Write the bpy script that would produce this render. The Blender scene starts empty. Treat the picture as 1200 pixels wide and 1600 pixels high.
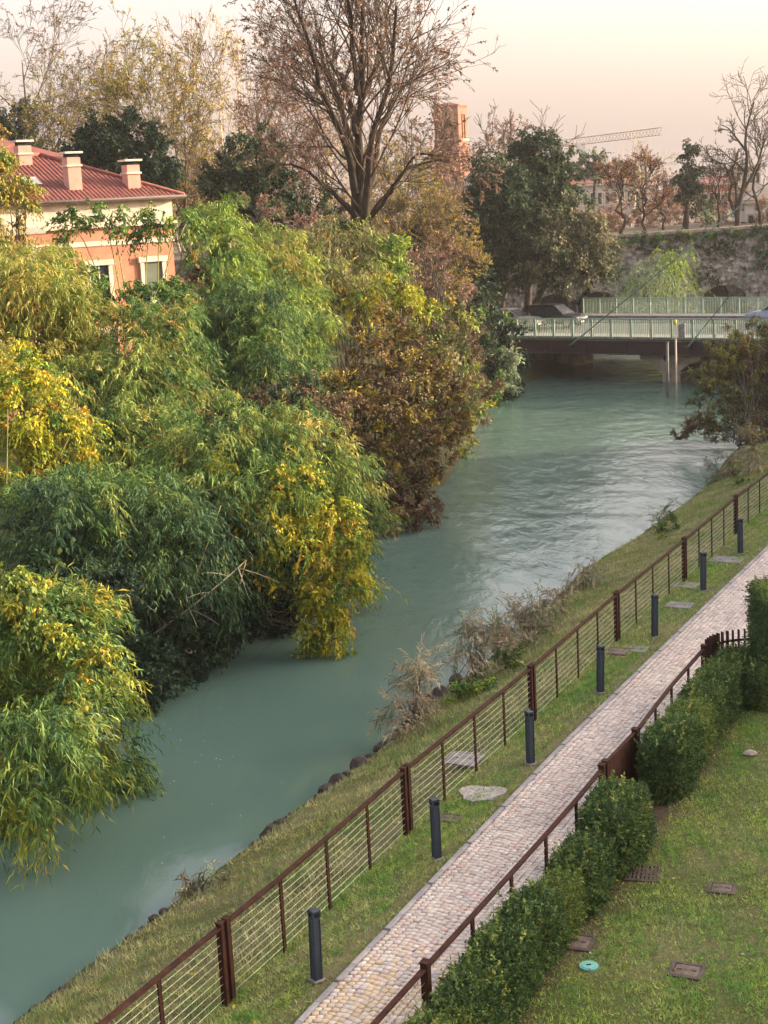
import bpy, math, numpy as np
from mathutils import Matrix, Vector
R = math.radians
sc = bpy.context.scene
COL = sc.collection

# ------------------------------------------------------------------ camera
CAM_H, PITCH, ROLL, FPX = 10.0, R(11.5), R(3.0), 2404.0
cam_d = bpy.data.cameras.new('camera')
cam_d.sensor_fit = 'VERTICAL'; cam_d.sensor_height = 24.0; cam_d.lens = 24.0 * FPX / 1600.0
cam_d.clip_start = 0.1; cam_d.clip_end = 5000
cam = bpy.data.objects.new('camera', cam_d); COL.objects.link(cam); sc.camera = cam
_f = Vector((0, math.cos(PITCH), -math.sin(PITCH))); _u0 = Vector((0, math.sin(PITCH), math.cos(PITCH))); _r0 = Vector((1, 0, 0))
_up = _u0 * math.cos(ROLL) + _r0 * math.sin(ROLL); _ri = _r0 * math.cos(ROLL) - _u0 * math.sin(ROLL)
_m = Matrix((_ri, _up, -_f)).transposed().to_4x4(); _m.translation = (0, 0, CAM_H); cam.matrix_world = _m

# ------------------------------------------------------------------ sky, sun, exposure
SUN_EL, SUN_AZ = R(14.0), R(78.0)            # azimuth measured clockwise from +Y (straight ahead)
world = bpy.data.worlds.new('World'); sc.world = world; world.use_nodes = True
nt = world.node_tree; nt.nodes.clear()
sky = nt.nodes.new('ShaderNodeTexSky'); sky.sky_type = 'NISHITA'; sky.sun_disc = False
sky.sun_elevation = SUN_EL; sky.sun_rotation = SUN_AZ; sky.air_density = 0.8; sky.dust_density = 10.0; sky.ozone_density = 1.0
veil = nt.nodes.new('ShaderNodeMix'); veil.data_type = 'RGBA'; veil.inputs['Factor'].default_value = 0.185
veil.inputs['B'].default_value = (6.3, 5.0, 4.4, 1)      # high thin cloud, even over the whole sky
bg = nt.nodes.new('ShaderNodeBackground'); bg.inputs['Strength'].default_value = 0.15
out = nt.nodes.new('ShaderNodeOutputWorld')
nt.links.new(sky.outputs[0], veil.inputs['A']); nt.links.new(veil.outputs['Result'], bg.inputs['Color']); nt.links.new(bg.outputs[0], out.inputs[0])
sun_d = bpy.data.lights.new('sun', 'SUN'); sun_d.energy = 3.0; sun_d.angle = R(1.5); sun_d.color = (1.0, 0.79, 0.57)
sun = bpy.data.objects.new('sun', sun_d); COL.objects.link(sun)
_sd = Vector((math.sin(SUN_AZ) * math.cos(SUN_EL), math.cos(SUN_AZ) * math.cos(SUN_EL), math.sin(SUN_EL)))
sun.rotation_euler = _sd.to_track_quat('Z', 'Y').to_euler()
sc.view_settings.view_transform = 'Standard'; sc.view_settings.look = 'None'; sc.view_settings.gamma = 1.0
sc.view_settings.use_curve_mapping = False
sc.view_settings.exposure = 2.02
sc.render.engine = 'CYCLES'
sc.cycles.max_bounces = 5; sc.cycles.diffuse_bounces = 2; sc.cycles.glossy_bounces = 2; sc.cycles.transmission_bounces = 2
sc.cycles.volume_bounces = 0; sc.cycles.transparent_max_bounces = 6
sc.cycles.use_denoising = True
sc.cycles.caustics_reflective = False; sc.cycles.caustics_refractive = False

# ------------------------------------------------------------------ helpers
def at(px, py, Y):
    """the point seen at photo pixel (px, py) that stands Y metres ahead"""
    u = (px - 600) / FPX; v = (800 - py) / FPX
    c, s = math.cos(ROLL), math.sin(ROLL); u, v = u * c + v * s, -u * s + v * c
    cp, sp = math.cos(PITCH), math.sin(PITCH)
    d = np.array([u, cp + v * sp, -sp + v * cp]); t = Y / d[1]
    return d * t + np.array([0, 0, CAM_H])
def atz(px, py, z):
    u = (px - 600) / FPX; v = (800 - py) / FPX
    c, s = math.cos(ROLL), math.sin(ROLL); u, v = u * c + v * s, -u * s + v * c
    cp, sp = math.cos(PITCH), math.sin(PITCH)
    d = np.array([u, cp + v * sp, -sp + v * cp]); t = (z - CAM_H) / d[2]
    return d * t + np.array([0, 0, CAM_H])
def nrm(a):
    return a / np.maximum(np.linalg.norm(a, axis=-1, keepdims=True), 1e-9)
def wob(P, seed, f=1.0):
    """cheap smooth noise in -1..1 for arrays of points"""
    g = np.random.default_rng(seed); o = np.zeros(P.shape[:-1])
    for k in range(5):
        w = g.normal(size=3) * f * (1 + .55 * k); o += np.sin(P @ w + g.uniform(0, 6.28)) * (.85 ** k)
    return o / 3.0
def mesh_arrays(name, V, F, cols=None, smooth=False):
    """V (n,3); F list of (m,k) index arrays"""
    me = bpy.data.meshes.new(name); V = np.asarray(V, dtype=np.float32)
    F = [np.asarray(f, dtype=np.int32) for f in F if len(f)]
    nl = sum(f.size for f in F); npoly = sum(len(f) for f in F)
    me.vertices.add(len(V)); me.loops.add(nl); me.polygons.add(npoly)
    me.vertices.foreach_set('co', V.ravel())
    me.loops.foreach_set('vertex_index', np.concatenate([f.ravel() for f in F]))
    ks = np.concatenate([np.full(len(f), f.shape[1], dtype=np.int32) for f in F])
    st = np.concatenate([[0], np.cumsum(ks)[:-1]]).astype(np.int32)
    me.polygons.foreach_set('loop_start', st); me.polygons.foreach_set('loop_total', ks)
    if smooth: me.polygons.foreach_set('use_smooth', np.ones(npoly, dtype=bool))
    if cols is not None:
        c = np.ones((len(V), 4), dtype=np.float32); c[:, :3] = cols
        at_ = me.attributes.new('Col', 'FLOAT_COLOR', 'POINT'); at_.data.foreach_set('color', c.ravel())
    me.update(calc_edges=True); return me
def link(name, me, mat=None, parent=None, loc=None, rz=0.0):
    o = bpy.data.objects.new(name, me); COL.objects.link(o)
    if mat is not None and me is not None and len(me.materials) == 0: me.materials.append(mat)
    if parent is not None: o.parent = parent
    if loc is not None: o.location = loc
    if rz: o.rotation_euler = (0, 0, rz)
    return o
def tag(o, label=None, cat=None, group=None, kind=None):
    if label: o['label'] = label
    if cat: o['category'] = cat
    if group: o['group'] = group
    if kind: o['kind'] = kind
    return o
def thing(name, label, cat, loc=(0, 0, 0), rz=0.0, group=None):
    o = bpy.data.objects.new(name, None); COL.objects.link(o); o.location = loc; o.rotation_euler = (0, 0, rz)
    o.empty_display_size = .2
    return tag(o, label, cat, group)
def copy_tree(o, parent=None):
    c = o.copy(); COL.objects.link(c); c.parent = parent
    for ch in list(o.children): copy_tree(ch, c)
    return c

class G:
    """collects shapes into one mesh"""
    def __init__(s): s.v = []; s.f = []; s.n = 0
    def add(s, V, F):
        V = np.asarray(V, float)
        s.v.append(V); s.f += [tuple(int(i) + s.n for i in f) for f in F]; s.n += len(V); return s
    def box(s, c, d, rz=0.0, bev=0.0, top=1.0):
        """centre, full sizes; top scales the upper face"""
        x, y, z = [k / 2 for k in d]
        if bev > 0:
            V = []
            for zz, k in ((-z, bev), (-z + bev, 0), (z - bev, 0), (z, bev)):
                t = top if zz > 0 else 1.0
                for sx, sy in ((-1, -1), (1, -1), (1, 1), (-1, 1)):
                    V += [(sx * (x * t - k - (bev if sx * sy > 0 else 0)), sy * (y * t - k - (bev if sx * sy < 0 else 0)), zz),
                          (sx * (x * t - k - (bev if sx * sy < 0 else 0)), sy * (y * t - k - (bev if sx * sy > 0 else 0)), zz)]
            F = [tuple(range(7, -1, -1)), tuple(range(24, 32))]
            for r in range(3):
                for k in range(8): F.append((r * 8 + k, r * 8 + (k + 1) % 8, r * 8 + 8 + (k + 1) % 8, r * 8 + 8 + k))
        else:
            V = [(sx * x * (top if zz > 0 else 1), sy * y * (top if zz > 0 else 1), zz) for zz in (-z, z) for sx, sy in ((-1, -1), (1, -1), (1, 1), (-1, 1))]
            F = [(3, 2, 1, 0), (4, 5, 6, 7), (0, 1, 5, 4), (1, 2, 6, 5), (2, 3, 7, 6), (3, 0, 4, 7)]
        V = np.array(V, float)
        if rz:
            cc, ss = math.cos(rz), math.sin(rz); V[:, :2] = V[:, :2] @ np.array([[cc, ss], [-ss, cc]])
        return s.add(V + np.asarray(c, float), F)
    def beam(s, a, b, w, h, up=(0, 0, 1)):
        """box from a to b, w wide, h high"""
        a, b = np.asarray(a, float), np.asarray(b, float); t = nrm(b - a); r = nrm(np.cross(t, up)); q = np.cross(r, t)
        V = [p + r * sx * w / 2 + q * sz * h / 2 for p in (a, b) for sx, sz in ((-1, -1), (1, -1), (1, 1), (-1, 1))]
        return s.add(V, [(0, 1, 2, 3), (7, 6, 5, 4), (0, 4, 5, 1), (1, 5, 6, 2), (2, 6, 7, 3), (3, 7, 4, 0)])
    def tube(s, pts, rad, n=8, cap=True):
        pts = np.asarray(pts, float); rad = np.broadcast_to(np.asarray(rad, float), (len(pts),))
        V, F = tubes(pts[None], rad[None], n); F = [tuple(f) for f in F]
        if cap: F += [tuple(range(n - 1, -1, -1)), tuple(range((len(pts) - 1) * n, len(pts) * n))]
        return s.add(V, F)
    def prism(s, poly, z0, z1):
        n = len(poly); V = [(x, y, z0) for x, y in poly] + [(x, y, z1) for x, y in poly]
        F = [tuple(range(n - 1, -1, -1)), tuple(range(n, 2 * n))] + [(i, (i + 1) % n, n + (i + 1) % n, n + i) for i in range(n)]
        return s.add(V, F)
    def prism_y(s, poly, y0, y1):
        """outline in x, z pushed along y"""
        n = len(poly); V = [(x, y0, z) for x, z in poly] + [(x, y1, z) for x, z in poly]
        F = [tuple(range(n)), tuple(range(2 * n - 1, n - 1, -1))] + [(i, n + i, n + (i + 1) % n, (i + 1) % n) for i in range(n)]
        return s.add(V, F)
    def mesh(s, name, smooth=False):
        me = bpy.data.meshes.new(name); me.from_pydata(np.concatenate(s.v).tolist(), [], s.f)
        if smooth: me.polygons.foreach_set('use_smooth', [True] * len(me.polygons))
        me.update(); return me
    def build(s, name, mat, parent=None, smooth=False, loc=None, rz=0.0):
        return link(name, s.mesh(name, smooth), mat, parent, loc, rz)

def tubes(P, Rr, sides):
    """P (B,n,3), Rr (B,n) -> verts, quads of B tubes"""
    B, n, _ = P.shape
    t = nrm(np.gradient(P, axis=1)); t0 = t.mean(1)
    ref = np.where(np.abs(t0[:, 2:3]) > .7, np.array([[1., .13, 0]]), np.array([[0, .1, 1.]]))[:, None, :]
    a = nrm(np.cross(t, np.broadcast_to(ref, t.shape))); b = np.cross(t, a)
    an = np.arange(sides) / sides * 2 * math.pi
    V = P[:, :, None, :] + Rr[:, :, None, None] * (a[:, :, None, :] * np.cos(an)[None, None, :, None] + b[:, :, None, :] * np.sin(an)[None, None, :, None])
    idx = np.arange(B * n * sides).reshape(B, n, sides); nx = np.roll(idx, -1, axis=2)
    F = np.stack([idx[:, :-1], nx[:, :-1], nx[:, 1:], idx[:, 1:]], -1).reshape(-1, 4)
    return V.reshape(-1, 3), F

# ------------------------------------------------------------------ materials
MATS = {}
def mat(name):
    m = bpy.data.materials.new(name); m.use_nodes = True; m.node_tree.nodes.clear(); MATS[name] = m; return m, m.node_tree
def N(t, kind, **kw):
    n = t.nodes.new(kind)
    for k, v in kw.items():
        if k in n.inputs: n.inputs[k].default_value = v
        else: setattr(n, k, v)
    return n
def plain(name, col, rough=.7, var=.25, scale=6.0, bump=.0, metal=0.0, spec=.4, col2=None, detail=6.0, bscale=None):
    """one base colour broken up by noise, a second colour for stains, fine relief"""
    m, t = mat(name); L = t.links.new
    p = N(t, 'ShaderNodeBsdfPrincipled', Roughness=rough, Metallic=metal); p.inputs['Specular IOR Level'].default_value = spec
    tc = N(t, 'ShaderNodeTexCoord'); nz = N(t, 'ShaderNodeTexNoise', Scale=scale, Detail=detail, Roughness=.65); L(tc.outputs['Object'], nz.inputs['Vector'])
    c = np.array(col); a = np.clip(c * (1 - var), 0, 1); b = np.clip(c * (1 + var), 0, 1) if col2 is None else np.array(col2)
    r = N(t, 'ShaderNodeValToRGB'); r.color_ramp.elements[0].position = .32; r.color_ramp.elements[1].position = .68
    r.color_ramp.elements[0].color = (*a, 1); r.color_ramp.elements[1].color = (*b, 1)
    L(nz.outputs['Fac'], r.inputs[0]); L(r.outputs[0], p.inputs['Base Color'])
    if bump > 0:
        n2 = N(t, 'ShaderNodeTexNoise', Scale=bscale or scale * 5, Detail=5.0); L(tc.outputs['Object'], n2.inputs['Vector'])
        bp = N(t, 'ShaderNodeBump', Strength=bump, Distance=.02); L(n2.outputs['Fac'], bp.inputs['Height']); L(bp.outputs[0], p.inputs['Normal'])
    o = N(t, 'ShaderNodeOutputMaterial'); L(p.outputs[0], o.inputs[0]); return m
def attr_mat(name, rough=.6, trans=0.0, spec=.3, bump=0.0, scale=20.0, mul=None):
    m, t = mat(name); L = t.links.new
    a = N(t, 'ShaderNodeAttribute', attribute_name='Col'); p = N(t, 'ShaderNodeBsdfPrincipled', Roughness=rough); p.inputs['Specular IOR Level'].default_value = spec
    src = a.outputs['Color']
    if bump > 0 or mul:
        tc = N(t, 'ShaderNodeTexCoord'); nz = N(t, 'ShaderNodeTexNoise', Scale=scale, Detail=6.0, Roughness=.7); L(tc.outputs['Object'], nz.inputs['Vector'])
        mr = N(t, 'ShaderNodeMapRange'); mr.inputs['To Min'].default_value = 1 - (mul or .3); mr.inputs['To Max'].default_value = 1 + (mul or .3)
        L(nz.outputs['Fac'], mr.inputs['Value'])
        vm = N(t, 'ShaderNodeVectorMath', operation='SCALE'); L(src, vm.inputs[0]); L(mr.outputs[0], vm.inputs['Scale']); src = vm.outputs[0]
        if bump > 0:
            bp = N(t, 'ShaderNodeBump', Strength=bump, Distance=.03); L(nz.outputs['Fac'], bp.inputs['Height']); L(bp.outputs[0], p.inputs['Normal'])
    L(src, p.inputs['Base Color'])
    o = N(t, 'ShaderNodeOutputMaterial')
    if trans > 0:
        tr = N(t, 'ShaderNodeBsdfTranslucent'); L(src, tr.inputs['Color'])
        mx = N(t, 'ShaderNodeMixShader'); mx.inputs[0].default_value = trans; L(p.outputs[0], mx.inputs[1]); L(tr.outputs[0], mx.inputs[2]); L(mx.outputs[0], o.inputs[0])
    else: L(p.outputs[0], o.inputs[0])
    return m
M_LEAF = attr_mat('leaf', .6, .22, .18)
M_GRASS = attr_mat('grass_blade', .65, .25, .2)
M_GROUND = attr_mat('ground', .95, 0, .1, .6, 13.0, .75)
M_BARK = plain('bark', (.045, .034, .027), .95, .4, 3.0, .6, spec=.1)
M_BARKG = plain('grey_bark', (.12, .10, .085), .95, .35, 3.0, .5, spec=.1)
M_TWIG = plain('twig', (.085, .06, .045), .9, .3, 4.0, spec=.1)
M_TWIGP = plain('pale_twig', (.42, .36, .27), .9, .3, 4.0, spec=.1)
M_CULM = plain('bamboo_culm', (.20, .19, .05), .6, .35, 3.0)
M_CORTEN = plain('weathered_steel', (.03, .010, .007), .8, .45, 7.0, .25, spec=.2, col2=(.062, .021, .012))
M_CABLE = plain('steel_cable', (.62, .62, .52), .4, .15, 10.0, metal=.3)
M_BOLL = plain('bollard_paint', (.028, .042, .065), .5, .2, 5.0, .1)
M_BOLLD = plain('bollard_lens', (.012, .014, .02), .25, .2, 5.0)
M_CONC = plain('concrete', (.17, .165, .16), .9, .3, 4.0, .35, col2=(.27, .26, .25))
M_CONCD = plain('stained_concrete', (.25, .20, .15), .9, .35, 1.3, .35, col2=(.40, .34, .27))
M_IRON = plain('cast_iron', (.075, .055, .05), .7, .4, 8.0, .3)
M_IRONR = plain('rusty_cover', (.13, .085, .07), .8, .4, 9.0, .4, col2=(.19, .15, .13))
M_TEAL = plain('teal_plastic', (.16, .45, .42), .5, .1, 5.0)
M_ROCK = plain('rock', (.055, .043, .038), .9, .5, 5.0, .8, bscale=18.0)
M_WHITE = plain('white_paint', (.72, .70, .66), .6, .08, 3.0)
M_GREENP = plain('green_railing_paint', (.19, .28, .22), .5, .2, 3.0)
M_GIRD = plain('brown_girder_paint', (.022, .013, .016), .55, .35, 1.5, .1)
M_ASPH = plain('asphalt', (.06, .06, .06), .9, .2, 4.0, .2)
M_PINK = plain('pink_plaster', (.44, .19, .115), .9, .22, .8, .05)
M_CREAM = plain('cream_trim', (.58, .49, .39), .8, .2, 1.5)
M_TILE = plain('roof_tile', (.19, .062, .048), .85, .3, 2.5, .3)
M_GLASS = plain('window_glass', (.02, .024, .03), .12, .2, 2.0, spec=.35)
M_SHUT = plain('green_shutter', (.10, .12, .08), .6, .2, 3.0)
M_BRICK = plain('tower_brick', (.24, .085, .045), .9, .25, .9, .3)
M_STONE = plain('pale_stone', (.42, .37, .31), .9, .2, 1.0, .2)
M_DARK = plain('dark_recess', (.02, .018, .018), .9, .2, 2.0)  # near-black: painted shade in openings and slots, plain colour on grille and hair
M_SOIL = plain('soil', (.045, .035, .025), .95, .4, 3.0, .5)
M_TYRE = plain('tyre_rubber', (.02, .02, .02), .8, .2, 5.0)
M_STEELY = plain('crane_yellow', (.36, .29, .19), .6, .2, 1.0)

# water: murky green body, clear surface, current ripples
def water_mat():
    m, t = mat('river_water'); L = t.links.new
    p = N(t, 'ShaderNodeBsdfPrincipled', Roughness=.04, IOR=1.36); p.inputs['Specular IOR Level'].default_value = .5
    tc = N(t, 'ShaderNodeTexCoord')
    mp = N(t, 'ShaderNodeMapping'); mp.inputs['Rotation'].default_value = (0, 0, R(24)); mp.inputs['Scale'].default_value = (1.0, .38, 1)
    L(tc.outputs['Object'], mp.inputs['Vector'])
    big = N(t, 'ShaderNodeTexNoise', Scale=.09, Detail=3.0); L(tc.outputs['Object'], big.inputs['Vector'])
    r = N(t, 'ShaderNodeValToRGB'); r.color_ramp.elements[0].color = (.070, .126, .108, 1); r.color_ramp.elements[1].color = (.098, .162, .140, 1)
    r.color_ramp.elements[0].position = .3; r.color_ramp.elements[1].position = .7
    L(big.outputs['Fac'], r.inputs[0]); L(r.outputs[0], p.inputs['Base Color'])
    n1 = N(t, 'ShaderNodeTexNoise', Scale=2.0, Detail=6.0, Roughness=.6, Distortion=.5); L(mp.outputs[0], n1.inputs['Vector'])
    n2 = N(t, 'ShaderNodeTexNoise', Scale=.35, Detail=2.0); L(tc.outputs['Object'], n2.inputs['Vector'])
    # the current runs faster upstream and on the right-hand side
    sx = N(t, 'ShaderNodeSeparateXYZ'); L(tc.outputs['Object'], sx.inputs[0])
    my = N(t, 'ShaderNodeMapRange'); my.inputs['From Min'].default_value = 30; my.inputs['From Max'].default_value = 50; my.inputs['To Min'].default_value = .16; my.inputs['To Max'].default_value = 1.0; m3 = N(t, 'ShaderNodeMapRange'); m3.inputs['From Min'].default_value = 92; m3.inputs['From Max'].default_value = 99; m3.inputs['To Min'].default_value = 1; m3.inputs['To Max'].default_value = 3.0; L(sx.outputs['Y'], m3.inputs['Value'])
    L(sx.outputs['Y'], my.inputs['Value'])
    mm = N(t, 'ShaderNodeMapRange'); mm.inputs['From Min'].default_value = .35; mm.inputs['From Max'].default_value = .65; mm.inputs['To Min'].default_value = .4; mm.inputs['To Max'].default_value = 1.2
    L(n2.outputs['Fac'], mm.inputs['Value'])
    mu = N(t, 'ShaderNodeMath', operation='MULTIPLY'); m4 = N(t, 'ShaderNodeMath', operation='MULTIPLY'); L(my.outputs[0], m4.inputs[0]); L(m3.outputs[0], m4.inputs[1]); L(m4.outputs[0], mu.inputs[0]); L(mm.outputs[0], mu.inputs[1])
    h = N(t, 'ShaderNodeMath', operation='MULTIPLY'); L(n1.outputs['Fac'], h.inputs[0]); L(mu.outputs[0], h.inputs[1])
    bp = N(t, 'ShaderNodeBump', Strength=.75, Distance=.085); L(h.outputs[0], bp.inputs['Height']); L(bp.outputs[0], p.inputs['Normal'])
    o = N(t, 'ShaderNodeOutputMaterial'); L(p.outputs[0], o.inputs[0]); return m
M_WATER = water_mat()

# ------------------------------------------------------------------ lines of the place (all in metres)
_ys = lambda L: (np.array([p[1] for p in L]), np.array([p[0] for p in L]))
def line(L):
    y, x = _ys(L); return lambda yy: np.interp(yy, y, x)
EX = line([(-19, -6), (-9.2, 13), (-6.6, 17.5), (-5.3, 20.2), (-4.6, 21.4), (-3.4, 23.9), (-1.0, 28.5), (1.2, 33.0), (3.6, 38.6), (5.9, 44.2), (8.2, 48.2), (11.8, 55.3), (14.2, 61.9), (17.0, 68), (20.0, 75), (24.5, 84), (34, 105)])
FX = line([(-12, -1.0), (-5.55, 11.6), (-3.5, 15.8), (-1.6, 19.55), (.12, 23.2), (2.7, 28.3), (5.2, 33.5), (7.85, 38.75), (10.28, 43.65), (11.95, 46.8), (15.0, 52.5), (20, 62), (27, 75)])
PL = line([(-10.0, -1), (-3.4, 13.3), (-1.45, 17.5), (.5, 21.6), (3.1, 27), (5.35, 31.4), (7.65, 35.9), (10.75, 41.9), (14.2, 48.5), (21.5, 62)])
GR = line([(-8.6, -1), (-1.5, 13.5), (-.4, 15.7), (1.2, 18.85), (2.5, 21.45), (3.3, 23.15), (4.0, 24.5), (5.0, 26.75), (6.2, 29.2), (9.0, 34.5), (13.2, 42.3), (24, 62)])
LX = line([(-16, -6), (-11, 10), (-9.5, 20), (-8.5, 28), (-7.4, 33), (-6.0, 39), (-4.2, 44), (-1.7, 50), (.6, 55), (2.4, 60), (4.0, 70), (5.4, 80), (7.4, 88), (8.7, 91.4), (13.2, 99.3), (13.4, 100.5), (12, 104), (12, 135)])
WATER_Z = -1.2
def zR(x, y):
    """height of the near (right) bank"""
    x = np.asarray(x, float); y = np.asarray(y, float); e, f = EX(y), FX(y)
    d = np.clip((x - e) / (f - e), 0, 1); z = -1.0 + .99 * d ** .85
    z = np.where(x < e, -1.0 - 1.3 * (e - x), z)
    P = np.stack([x, y, 0 * x], -1)
    return z + np.where(x < f - .3, .06 * wob(P, 3, 1.6), .012 * wob(P, 4, 1.2)) * (x > e - .2)

rng = np.random.default_rng(11)
# ---- near bank and garden: one ground sheet, finer near the camera
yy = np.concatenate([np.arange(4, 58, .3), np.arange(58, 90, 1.5)])
rows = []
for y in yy:
    e, f, g = EX(y), FX(y), GR(y)
    xs = np.concatenate([[e - 3, e - 1, e - .35], np.linspace(e, f, 14), np.linspace(f + .2, PL(y) + .05, 6), np.linspace(PL(y) + .3, g - .05, 4), np.linspace(g + .08, g + 14, 46), [g + 20, g + 40, g + 90, g + 220]])
    rows.append(np.stack([xs, np.full_like(xs, y)], -1))
rows = np.array(rows); xs, ys_ = rows[..., 0], rows[..., 1]
zs = zR(xs, ys_)
on_path = (xs > PL(ys_) - .01) & (xs < GR(ys_) + .03)
zs = np.where(on_path, -.07, zs)
V = np.stack([xs, ys_, zs], -1); nr, nc = xs.shape
P3 = np.stack([xs, ys_, 0 * xs], -1)
n1, n2 = wob(P3, 21, 1.3), wob(P3, 22, 4.0)
grassA = np.array([.075, .09, .03]); dry = np.array([.22, .18, .11]); soil = np.array([.075, .052, .038]); wet = np.array([.05, .045, .03])
k = np.clip(.5 + .55 * n1 + .35 * n2, 0, 1)[..., None]
colr = grassA * (1 - k * .55) + dry * k * .55
hed = np.clip(1 - np.abs(xs - GR(ys_) - .6) / .6, 0, 1)[..., None] ** .5 * (ys_ < 30)[..., None]
colr = colr * (1 - hed) + soil * hed
pe = np.clip(1 - (PL(ys_) - xs) / .35, 0, 1)[..., None] * (xs < PL(ys_))[..., None] * .75
colr = colr * (1 - pe) + dry * .75 * pe
wt = np.clip((EX(ys_) + .5 - xs) / .5, 0, 1)[..., None]
colr = colr * (1 - wt) + wet * wt
idx = np.arange(nr * nc).reshape(nr, nc)
F = np.stack([idx[:-1, :-1], idx[:-1, 1:], idx[1:, 1:], idx[1:, :-1]], -1).reshape(-1, 4)
ground = tag(link('ground', mesh_arrays('ground', V.reshape(-1, 3), [F], colr.reshape(-1, 3), True), M_GROUND), 'grassy near bank and garden ground sloping to the river', kind='structure')

# ---- far (left) bank and the land behind, out to the horizon
yy = np.concatenate([np.arange(-6, 96, 2.0), [100, 106, 113, 124, 134]])
rows = []
for y in yy:
    l = LX(y); xs = np.concatenate([[l + 2.5, l + .8, l + .25, l, l - .7, l - 2, l - 5, l - 10], l - np.array([16, 25, 40, 70, 130, 300, 700])])
    t = np.clip((y - 82) / 8, 0, 1); lift = t * .95
    zz = np.array([-3.0, -2.0, -1.5, -1.0, -.55, -.1, .2, .3, .35, .4, .4, .4, .4, .4, .4]) + np.array([0, 0, 0, 0, .3, .8] + [1] * 9) * lift
    rows.append(np.stack([xs, np.full_like(xs, y), zz], -1))
V = np.array(rows); nr, nc, _ = V.shape; V[..., 2] += .08 * wob(V, 8, .7) * (V[..., 2] > -.9)
idx = np.arange(nr * nc).reshape(nr, nc); F = np.stack([idx[:-1, :-1], idx[1:, :-1], idx[1:, 1:], idx[:-1, 1:]], -1).reshape(-1, 4)
kk = np.clip(.5 + .6 * wob(V, 9, .5), 0, 1)[..., None]
tag(link('ground', mesh_arrays('far_bank', V.reshape(-1, 3), [F], (np.array([.05, .045, .028]) * (1 - kk) + np.array([.06, .075, .028]) * kk).reshape(-1, 3), True), M_GROUND), 'leaf-strewn earth under the shrubs of the far bank', kind='structure')
g = G(); g.add([(-900, 133.5, 1.15), (900, 133.5, 1.15), (2500, 2600, 1.15), (-2500, 2600, 1.15)], [(0, 1, 2, 3)])
o = g.build('ground', M_SOIL); tag(o, 'flat land behind the city wall', kind='structure')
g = G(); g.prism([(25.5, 88), (300, 88), (300, 134), (44, 134), (36, 112)], -3, 1.12); tag(g.build('terrain', M_SOIL), 'raised land on the right of the bridge', kind='structure')

# ---- the river
g = G(); g.add([(-60, -20, WATER_Z), (60, -20, WATER_Z), (60, 134, WATER_Z), (-60, 134, WATER_Z)], [(0, 1, 2, 3)])
tag(g.build('river_water', M_WATER), 'murky teal river with current ripples', kind='structure')

# ------------------------------------------------------------------ cobbled path
PV = [(float(PL(y)), float(y)) for y in np.arange(9, 60, .5)]
g = G()
ysp = np.arange(9, 62, .5); Lp = np.stack([PL(ysp), ysp], -1); Rp = np.stack([GR(ysp) - .02, ysp], -1)
V = [(x, y, -.022) for x, y in Lp] + [(x, y, -.022) for x, y in Rp]; n = len(ysp)
path = g.add(V, [(i, n + i, n + i + 1, i + 1) for i in range(n - 1)]).build('path', plain('joint_sand', (.55, .52, .49), .95, .2, 8.0, .4))
tag(path, 'curving cobbled riverside path of pinkish grey setts', kind='structure')
M_SETT = attr_mat('porphyry_sett', .75, 0, .3, .4, 30.0, .28)
def sett_mesh(seed):
    r = np.random.default_rng(seed); w, d = .046, .042
    q = np.array([(-w, -d), (w, -d), (w, d), (-w, d)]) + r.normal(0, .004, (4, 2)); t = q * .92; h = r.normal(0, .0015, 4)
    return np.array([(x, y, -.03) for x, y in q] + [(x, y, -.004) for x, y in q] + [(t[i][0], t[i][1], .006 + h[i]) for i in range(4)])
SETT_F = [(0, 1, 5, 4), (1, 2, 6, 5), (2, 3, 7, 6), (3, 0, 4, 7), (4, 5, 9, 8), (5, 6, 10, 9), (6, 7, 11, 10), (7, 4, 8, 11), (8, 9, 10, 11)]
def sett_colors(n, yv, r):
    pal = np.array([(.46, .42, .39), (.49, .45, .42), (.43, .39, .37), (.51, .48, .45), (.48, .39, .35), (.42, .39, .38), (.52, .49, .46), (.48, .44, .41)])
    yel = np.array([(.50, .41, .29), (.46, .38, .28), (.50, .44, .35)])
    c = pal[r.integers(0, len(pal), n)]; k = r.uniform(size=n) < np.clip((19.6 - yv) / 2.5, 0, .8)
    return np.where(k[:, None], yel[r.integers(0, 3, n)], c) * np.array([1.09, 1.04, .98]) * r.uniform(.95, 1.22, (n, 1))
cen = []
arcl = np.concatenate([[0], np.cumsum(np.hypot(np.diff(Lp[:, 0]), np.diff(Lp[:, 1])))])
v = 0.0
while v < arcl[-1] - 1:
    for u in np.arange(.13, 3.2, .097):
        c = .86; w_ = (u % c) / c - .5; vv = v + .17 * (1 - 4 * w_ * w_) + rng.normal(0, .006)
        yv = np.interp(vv, arcl, ysp); x0, x1 = float(PL(yv)), float(GR(yv)); tx = np.array([float(PL(yv + .2)) - x0, .2]); tx /= np.hypot(*tx)
        nx = np.array([tx[1], -tx[0]]); uu = u + rng.normal(0, .005); wid = (x1 - x0) * nx[0]
        if uu > wid - .12: break
        cen.append((x0 + nx[0] * uu, yv + nx[1] * uu, math.atan2(tx[1], tx[0]) - math.pi / 2 + .9 * (-w_) , vv))
    v += .099
cen = np.array(cen); order = np.argsort(np.hypot(cen[:, 0], cen[:, 1]) + (cen[:, 1] < 16.6) * 100); cen = cen[order]
cl = sett_colors(len(cen), cen[:, 1], rng) * (1 + .13 * wob(np.stack([cen[:, 0], cen[:, 1], 0 * cen[:, 0]], -1), 77, 1.3) - .10 * (np.abs(wob(np.stack([cen[:, 0], cen[:, 1], 0 * cen[:, 0]], -1), 78, 3.0)) > .55))[:, None]
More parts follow.
